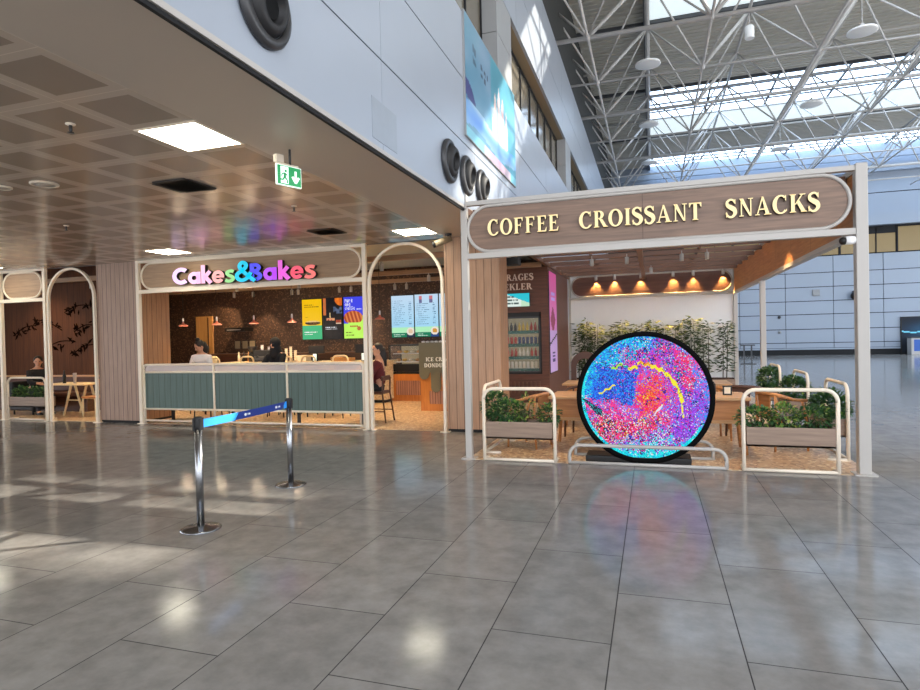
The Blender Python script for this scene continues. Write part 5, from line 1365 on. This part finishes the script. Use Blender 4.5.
# furniture in the left bay
t = thing('cafe_table', 'pale cafe table with splayed A-shaped legs in the left arch', 'table', (-12.75, 10.5, 0))
MB().rbox(-13.35, -12.15, 10.25, 10.85, 0.70, 0.735, 0.01).build('top', 'cream', t)
for y in (10.35, 10.75):
    for s in (-1, 1): MB().tube([(-12.6 + s * 0.30, y, 0.006), (-12.6 + s * 0.06, y, 0.70)], [0.02, 0.028], 8).build('leg', 'cream', t)
    MB().tube([(-12.76, y, 0.36), (-12.44, y, 0.36)], 0.014, 6).build('crossbar', 'cream', t)
t = thing('cafe_chair', 'cafe chair with orange wooden back and pale legs in the left arch', 'chair', (-12.0, 10.42, 0))
MB().rbox(-12.2, -11.78, 10.2, 10.62, 0.42, 0.46, 0.012).build('seat', 'chairwood', t)
MB().rbox(-12.16, -11.80, 10.58, 10.62, 0.56, 0.82, 0.012).build('backrest', 'chairwood', t)
for x, y, z in ((-12.17, 10.23, 0.42), (-11.81, 10.23, 0.42), (-12.17, 10.60, 0.80), (-11.81, 10.60, 0.80)): MB().tube([(x, y, 0.006), (x, y, z)], 0.018, 8).build('leg', 'cream', t)
t = thing('bench', 'brown upholstered wall bench along the mural wall', 'bench', (-14.4, 11.2, 0))
MB().rbox(-16.8, -12.95, 10.95, 11.42, 0.36, 0.46, 0.03).build('seat', 'cushion', t); MB().rbox(-16.8, -12.95, 11.34, 11.43, 0.46, 0.82, 0.03).build('backrest', 'cushion', t)
MB().box(-16.8, -12.95, 11.0, 11.4, 0.006, 0.36).build('plinth', 'darkwood', t)
t = thing('bottle', 'dark glass bottle on the pale cafe table', 'bottle', (-12.98, 10.45, 0.735))
MB().lathe([(0.036, 0), (0.038, 0.17), (0.015, 0.24), (0.014, 0.29), (0, 0.29)], (-12.98, 10.45, 0.735), seg=14).build('body', 'black', t); MB().lathe([(0.016, 0.285), (0.016, 0.30), (0, 0.30)], (-12.98, 10.45, 0.735), seg=10).build('cap', 'charcoal', t)
tag(MB().lathe([(0.028, 0), (0.04, 0.16), (0.042, 0.24), (0.036, 0.24), (0.026, 0.01)], (-12.66, 10.45, 0.735), seg=14).build('drinking_glass', 'frost', loc=(-12.66, 10.45, 0.735)), 'clear drinking glass right of the dark bottle on the cafe table', 'glass')

# ------------------------------------------------------------------ people
def skin_body(pts, edges, rad, sub=1):
    """one continuous surface grown round a skeleton"""
    me = bpy.data.meshes.new('skeleton'); me.from_pydata(pts, edges, [])
    o = bpy.data.objects.new('skeleton', me); COL.objects.link(o)
    md = o.modifiers.new('skin', 'SKIN'); md.use_smooth_shade = True
    for i, r in enumerate(rad): me.skin_vertices[0].data[i].radius = (r, r)
    me.skin_vertices[0].data[0].use_root = True
    sb_ = o.modifiers.new('sub', 'SUBSURF'); sb_.levels = sub; sb_.render_levels = sub
    dg = bpy.context.evaluated_depsgraph_get(); dg.update()
    ev = o.evaluated_get(dg); m2 = bpy.data.meshes.new_from_object(ev)
    bpy.data.objects.remove(o)
    b = bmesh.new(); b.from_mesh(m2); bpy.data.meshes.remove(m2)
    for f in b.faces: f.smooth = True
    return b
def limb(b, pts, rad): b.merge(skin_body(pts, [(i, i + 1) for i in range(len(pts) - 1)], rad))
def seated(x, y, rz, seat_z, lab, shirt, trousers, hairm, head_pitch=0.2, head_yaw=0.0, hood=False, bun=False, hands=((-0.14, -0.42, 0.34), (0.14, -0.42, 0.34)), lean=0.10, feet_z=None, cap=None, long_hair=False):
    """seated figure, local front -Y, hips at the seat; every joint local to the hips"""
    t = thing('person', lab, 'person', (0, 0, 0))
    fz = (-seat_z + 0.30 if seat_z > 0.6 else -seat_z + 0.01) if feet_z is None else feet_z
    hipz = 0.10; ny = -lean
    P = {'pel': (0, 0.02, hipz), 'wst': (0, 0.01 + ny * .3, hipz + 0.17), 'chs': (0, ny * .75, hipz + 0.36), 'nkb': (0, ny, hipz + 0.49), 'nck': (0, ny - 0.02, hipz + 0.57),
         'shl': (-0.17, ny, hipz + 0.46), 'shr': (0.17, ny, hipz + 0.46)}
    hd = Vector((0, ny - 0.04 - 0.05 * head_pitch, hipz + 0.70 - 0.03 * head_pitch))
    def mid(a, b, out):
        a, b = Vector(a), Vector(b); return tuple(a.lerp(b, 0.5) + Vector(out))
    arms = []
    for s, k, hnd in ((-1, 'shl', hands[0]), (1, 'shr', hands[1])):
        h = Vector(hnd); el = mid(P[k], h, (s * 0.07, 0.06, -0.10)); arms.append((P[k], el, tuple(h)))
    legs = []
    for s in (-1, 1):
        legs.append(((s * 0.09, 0.0, hipz - 0.02), (s * 0.12, -0.40, hipz + 0.0), (s * 0.12, -0.36, fz + 0.07), (s * 0.13, -0.50, fz + 0.03)))
    b = MB()
    pts = [P['pel'], P['wst'], P['chs'], P['nkb'], P['nck'], tuple(hd - Vector((0, -0.01, 0.06)))]
    ed = [(0, 1), (1, 2), (2, 3), (3, 4), (4, 5)]; rad = [0.135, 0.115, 0.13, 0.085, 0.052, 0.055]
    for a in arms:
        i = len(pts); pts += list(a); ed += [(2 if False else 3, i), (i, i + 1), (i + 1, i + 2)]; rad += [0.062, 0.045, 0.03]
    for l in legs:
        i = len(pts); pts += list(l); ed += [(0, i), (i, i + 1), (i + 1, i + 2), (i + 2, i + 3)]; rad += [0.088, 0.062, 0.042, 0.036]
    b.merge(skin_body(pts, ed, rad, 2))
    # head: skull, jaw, nose, ears, turned towards what the person looks at
    hb_ = MB(); hb_.ball((0, 0.008, 0.02), 0.098, 16, (0.82, 0.98, 1.06)); hb_.ball((0, -0.02, -0.055), 0.068, 14, (0.84, 0.9, 0.95))
    hb_.tube([(0, -0.084, 0.02), (0, -0.108, -0.015), (0, -0.088, -0.025)], [0.008, 0.014, 0.008], 7)
    for s in (-1, 1): hb_.ball((s * 0.082, 0.01, 0.0), 0.024, 8, (0.4, 0.8, 1.2))
    rot = Matrix.Translation(hd) @ Matrix.Rotation(head_yaw, 4, 'Z') @ Matrix.Rotation(head_pitch, 4, 'X')
    b.merge(hb_.bm, 0, rot)
    for a in arms:      # palm, four unequal bent fingers and a thumb from the side of the palm
        el, h = Vector(a[1]), Vector(a[2]); d = (h - el).normalized(); sd = d.cross(Vector((0, 0, 1))).normalized(); s = 1 if h.x < 0 else -1
        b.tube([h - d * 0.01, h + d * 0.05, h + d * 0.09], [0.026, 0.038, 0.034], 10)
        for k, L in enumerate((0.060, 0.070, 0.066, 0.050)):
            o = h + d * 0.085 + sd * (0.027 - 0.018 * k)
            b.tube([o, o + d * L * .5 + Vector((0, 0, -0.004)), o + d * L * .85 + Vector((0, 0, -0.02))], [0.0088, 0.008, 0.0066], 6)
        o = h + d * 0.03 + sd * s * 0.03
        b.tube([o, o + d * 0.03 + sd * s * 0.025, o + d * 0.062 + sd * s * 0.026], [0.011, 0.0095, 0.007], 6)
    b.build('body', 'skin', t)
    f = MB()
    for s in (-1, 1): f.ball(rot @ Vector((s * 0.034, -0.083, 0.028)), 0.011, 8)
    f.build('eyes', 'black', t)
    f = MB(); f.ball(rot @ Vector((0, -0.083, -0.058)), 0.02, 8, (1, .5, .3)); f.build('mouth', 'maroon', t)
    c = MB()   # top
    pts = [P['pel'], P['wst'], P['chs'], P['nkb'], tuple(Vector(P['nkb']).lerp(Vector(P['nck']), 0.45))]; ed = [(0, 1), (1, 2), (2, 3), (3, 4)]; rad = [0.15, 0.13, 0.148, 0.112, 0.082]
    for a in arms:
        i = len(pts); w = tuple(Vector(a[1]).lerp(Vector(a[2]), 0.9)); pts += [a[0], a[1], w]; ed += [(3, i), (i, i + 1), (i + 1, i + 2)]; rad += [0.076, 0.058, 0.042]
    c.merge(skin_body(pts, ed, rad, 2)); c.build('top', shirt, t)
    c = MB(); pts = [P['pel'], tuple(Vector(P['pel']) + Vector((0, 0, -0.05)))]; ed = [(0, 1)]; rad = [0.148, 0.12]
    for l in legs:
        i = len(pts); pts += list(l[:3]); ed += [(0, i), (i, i + 1), (i + 1, i + 2)]; rad += [0.10, 0.075, 0.056]
    c.merge(skin_body(pts, ed, rad, 2)); c.build('trousers', trousers, t)
    for l in legs: MB().tube([Vector(l[2]) + Vector((0, 0.04, -0.045)), Vector(l[3]) + Vector((0, 0.04, 0)), Vector(l[3]) + Vector((0, -0.04, -0.005))], [0.045, 0.047, 0.034], 10).build('shoe', 'black', t)
    hr = MB()
    if hood:
        hr.ball(rot @ Vector((0, 0.03, 0.025)), 0.125, 16, (0.92, 0.95, 1.05)); hr.tube([rot @ Vector((0, 0.05, -0.04)), Vector(P['nck']), Vector(P['chs']) + Vector((0, 0.02, 0.06))], [0.11, 0.12, 0.16], 14)
    else:
        hr.ball(rot @ Vector((0, 0.032, 0.045)), 0.104, 16, (0.90, 0.98, 0.98))
        if bun: hr.ball(rot @ Vector((0, 0.05, 0.145)), 0.05, 12)
        if long_hair or bun: hr.tube([rot @ Vector((0, 0.09, 0.03)), rot @ Vector((0, 0.10, -0.10)), Vector(P['nkb']) + Vector((0, 0.10, -0.10))], [0.08, 0.075, 0.04], 10)
    hr.build('headscarf' if hood else 'hair', hairm, t)
    t.location = (x, y, seat_z - 0.02); t.rotation_euler = (0, 0, rz)
    return t
seated(-9.22, 10.72, 0.15, 0.75, 'guest with dark hair bun bending over the ledge in black and white top', 'whitecloth', 'blackcloth', 'hair', 0.55, -0.5, bun=True, lean=0.16, hands=((-0.13, -0.40, 0.30), (0.16, -0.38, 0.31)))
seated(-7.52, 10.92, 0.0, 0.75, 'guest in black hooded headscarf sitting behind the partition', 'blackcloth', 'blackcloth', 'blackcloth', 0.12, -0.1, hood=True, hands=((-0.24, -0.40, 0.33), (0.10, -0.44, 0.32)))
seated(-5.04, 10.52, -1.35, 0.60, 'guest in maroon top sitting on the bar stool behind the cream post', 'maroon', 'blackcloth', 'hair', 0.15, 0.5, lean=-0.04, hands=((-0.12, -0.36, 0.26), (0.12, -0.36, 0.26)), feet_z=-0.30, long_hair=True)
seated(-14.02, 10.55, 1.35, 0.46, 'seated person in dark clothes at the cafe table in the left window', 'blackcloth', 'navycloth', 'hair', 0.2, -0.5, lean=0.10, hands=((-0.12, -0.40, 0.30), (0.14, -0.36, 0.34)), long_hair=True)
t = thing('low_armchair', 'dark low upholstered seat under the person in the left window', 'chair', (-14.05, 10.5, 0))
MB().rbox(-14.45, -13.75, 10.25, 10.85, 0.10, 0.45, 0.04).build('seat', 'softblack', t)
MB().rbox(-14.55, -14.38, 10.25, 10.85, 0.10, 0.78, 0.05).build('backrest', 'softblack', t)
for x in (-14.4, -13.8):
    for y in (10.3, 10.8): MB().tube([(x, y, 0.006), (x, y, 0.12)], 0.02, 8).build('leg', 'black', t)

# ------------------------------------------------------------------ queue barrier in the foreground
def stanchion(x, y, lab):
    t = thing('stanchion', lab, 'barrier post', (x, y, 0), 'chrome queue posts')
    MB().lathe([(0.165, 0.0), (0.168, 0.008), (0.15, 0.018), (0.06, 0.028), (0.05, 0.036)], (x, y, 0), seg=40).build('base', 'chrome', t)
    MB().lathe([(0.031, 0.03), (0.031, 0.87), (0.0, 0.87)], (x, y, 0), seg=24).build('pole', 'chrome', t)
    h = MB().lathe([(0.032, 0.868), (0.034, 0.872), (0.034, 0.958), (0.03, 0.965), (0, 0.965)], (x, y, 0), seg=24)
    for k in range(4):
        a = PI / 4 + k * PI / 2 + 0.4; h.box(x + 0.036 * math.cos(a) - 0.009, x + 0.036 * math.cos(a) + 0.009, y + 0.036 * math.sin(a) - 0.009, y + 0.036 * math.sin(a) + 0.009, 0.85, 0.955)
    h.build('head', 'softblack', t); return t
s1, s2 = (-3.723, 4.21), (-3.845, 5.746)
stanchion(*s1, 'chrome queue post nearest the camera, left end of the blue belt')
stanchion(*s2, 'chrome queue post farther back, right end of the blue belt')
bl = thing('queue_belt', 'blue retractable belt sagging between the two chrome posts', 'belt', ((s1[0] + s2[0]) / 2, (s1[1] + s2[1]) / 2, 0.89))
N = 24
def bp(f):
    return Vector((s1[0] + (s2[0] - s1[0]) * f + 0.0, s1[1] + 0.04 + (s2[1] - s1[1] - 0.08) * f, 0.902 - 0.006 * 4 * f * (1 - f) - 0.004 * f))
def belt_part(f0, f1, name, m, parent, skew=0.0, th=0.0, hz=0.036):
    mb = MB(); n = max(2, int((f1 - f0) * N))
    for i in range(n):
        a, b = f0 + (f1 - f0) * i / n, f0 + (f1 - f0) * (i + 1) / n
        q = [bp(a) + Vector((th, -skew if i == 0 and f0 > 0.01 else 0, -hz)), bp(b) + Vector((th, -skew if i == n - 1 and f1 < 0.99 else 0, -hz)), bp(b) + Vector((th, skew if i == n - 1 and f1 < 0.99 else 0, hz)), bp(a) + Vector((th, skew if i == 0 and f0 > 0.01 else 0, hz))]
        mb.quad(q)
    o = mb.build(name, m, parent, fix=False)
    return o
o = belt_part(0, 0.36, 'belt_end', 'beltlight', bl, 0.03); o['label'] = 'sky blue end of the belt'
belt_part(0.36, 0.955, 'belt_webbing', 'belt', bl, 0.03)
o = belt_part(0.955, 1.0, 'belt_end', 'beltlight', bl, 0.0); o['label'] = 'sky blue tip of the belt'
for f in (0.47, 0.86):
    m = MB(); c = bp(f)
    for dx in (0.003, -0.003):
        P = lambda a, b: c + Vector((dx, a, b))
        pr = [P(0.020 * math.cos(2 * PI * k / 10) - 0.018, 0.014 * math.sin(2 * PI * k / 10)) for k in range(10)]
        m.quad(pr)
        for k in range(3): m.quad([P(0.012 + 0.016 * k, -0.009), P(0.022 + 0.016 * k, -0.009), P(0.022 + 0.016 * k, 0.009), P(0.012 + 0.016 * k, 0.009)])
    m.build('printed_mark', 'print', bl, fix=False)

# ------------------------------------------------------------------ far end of the hall
def eco_px(u, v):
    d = math.hypot(u - 0.60, (v - 0.76) * 1.0)
    c = (6 + 30 * math.exp(-((v - 0.62) / 0.25) ** 2 - ((u - 0.55) / 0.5) ** 2), 16 + 70 * math.exp(-((v - 0.62) / 0.25) ** 2 - ((u - 0.55) / 0.5) ** 2), 30 + 90 * math.exp(-((v - 0.62) / 0.25) ** 2 - ((u - 0.55) / 0.5) ** 2))
    if abs(v - 0.60 + 0.03 * math.sin(u * 7)) < 0.02: c = (120, 210, 236)
    a = math.degrees(math.atan2(v - 0.76, u - 0.60)) % 120
    if 0.10 < d < 0.17 and 12 < a < 96: c = (4, 22, 12)
    if 0.075 < d < 0.195 and 96 <= a and d > 0.075 + (a - 96) * 0.002: c = (4, 22, 12)
    if d < 0.10: c = (150, 226, 220)
    return c
t = thing('recycling_poster', 'dark blue recycling poster panel against the far hall wall', 'poster', (14.95, FY - 0.15, 0))
MB().box(13.68, 16.28, FY - 0.17, FY - 0.08, 0.0, 2.16).build('panel', 'black', t)
painted('print', 13.72, 16.24, 0.1, 2.12, FY - 0.175, 60, 48, eco_px, 'printed', t)
for i, (x, c, lab) in enumerate(((14.12, 'binblue', 'grey recycling bin with blue front, left of the row before the far poster'), (14.76, 'binorange', 'grey recycling bin with orange front before the far poster'), (15.40, 'binblue', 'grey recycling bin at the right end of the row before the far poster'))):
    t = thing('recycling_bin', lab, 'bin', (x, FY - 0.9, 0), 'recycling bins')
    MB().rbox(x - 0.3, x + 0.3, FY - 1.2, FY - 0.6, 0, 0.92, 0.02).build('body', 'steel', t)
    MB().rbox(x - 0.31, x + 0.31, FY - 1.21, FY - 0.59, 0.92, 0.98, 0.01).build('lid', 'darksteel', t)
    MB().box(x - 0.17, x + 0.17, FY - 1.21, FY - 1.2, 0.2, 0.85).build('label_panel', c, t)
t = thing('metal_stand', 'thin dark metal stand far back in the hall beside the canopy', 'stand', (4.25, 31, 0))
MB().box(3.95, 4.55, 30.85, 31.15, 0.86, 0.91).build('top', 'darksteel', t)
for x in (4.1, 4.42):
    MB().box(x - 0.03, x + 0.03, 30.97, 31.03, 0.03, 0.86).build('leg', 'darksteel', t); MB().box(x - 0.18, x + 0.18, 30.8, 31.2, 0, 0.03).build('foot', 'darksteel', t)
tag(MB().rbox(9.2, 9.6, FY - 0.14, FY - 0.05, 3.55, 3.93, 0.02).box(9.24, 9.56, FY - 0.15, FY - 0.14, 3.59, 3.89).build('wall_box', 'pier', loc=(9.4, FY, 3.55)), 'small white square box on the far blue wall', 'wall box')
t = thing('security_camera', 'dark dome camera on the far blue wall left of the right canopy post', 'camera', (11.35, FY - 0.3, 3.5))
MB().box(11.28, 11.42, FY - 0.35, FY - 0.05, 3.62, 3.76).build('arm', 'charcoal', t); MB().ball((11.35, FY - 0.4, 3.45), 0.24, 14).build('dome', 'black', t)
for z, lab in ((2.33, 'upper small dark fitting on the far blue wall'), (1.42, 'lower small grey fitting on the far blue wall')):
    tag(MB().lathe([(0.09, 0), (0.09, -0.06), (0.05, -0.1), (0, -0.1)], (7.4, FY - 0.05, z), 'Y', 14).build('wall_fitting', 'charcoal' if z > 2 else 'pier', loc=(7.4, FY - 0.06, z)), lab, 'fitting')

# ------------------------------------------------------------------ light
w = bpy.data.worlds.new('world'); SC.world = w; w.use_nodes = True
nt = w.node_tree; bg = nt.nodes['Background']
tc = nt.nodes.new('ShaderNodeTexCoord'); sp = nt.nodes.new('ShaderNodeSeparateXYZ'); nt.links.new(tc.outputs['Generated'], sp.inputs[0])
rp = nt.nodes.new('ShaderNodeValToRGB'); nt.links.new(sp.outputs[2], rp.inputs[0])
rp.color_ramp.elements[0].position = 0.0; rp.color_ramp.elements[0].color = (0.70, 0.71, 0.73, 1)
rp.color_ramp.elements[1].position = 0.7; rp.color_ramp.elements[1].color = (0.60, 0.70, 0.86, 1)
nt.links.new(rp.outputs[0], bg.inputs[0]); bg.inputs[1].default_value = 5.2
sun = lamp('SUN', (20, 40, 30), 9.0, (1, 0.93, 0.80)); sun.data.angle = math.radians(0.7)
sun.rotation_euler = Vector((-1.6, -1.12, -1.0)).to_track_quat('-Z', 'Y').to_euler()

SC.view_settings.view_transform = 'Standard'
SC.view_settings.exposure = 0.0
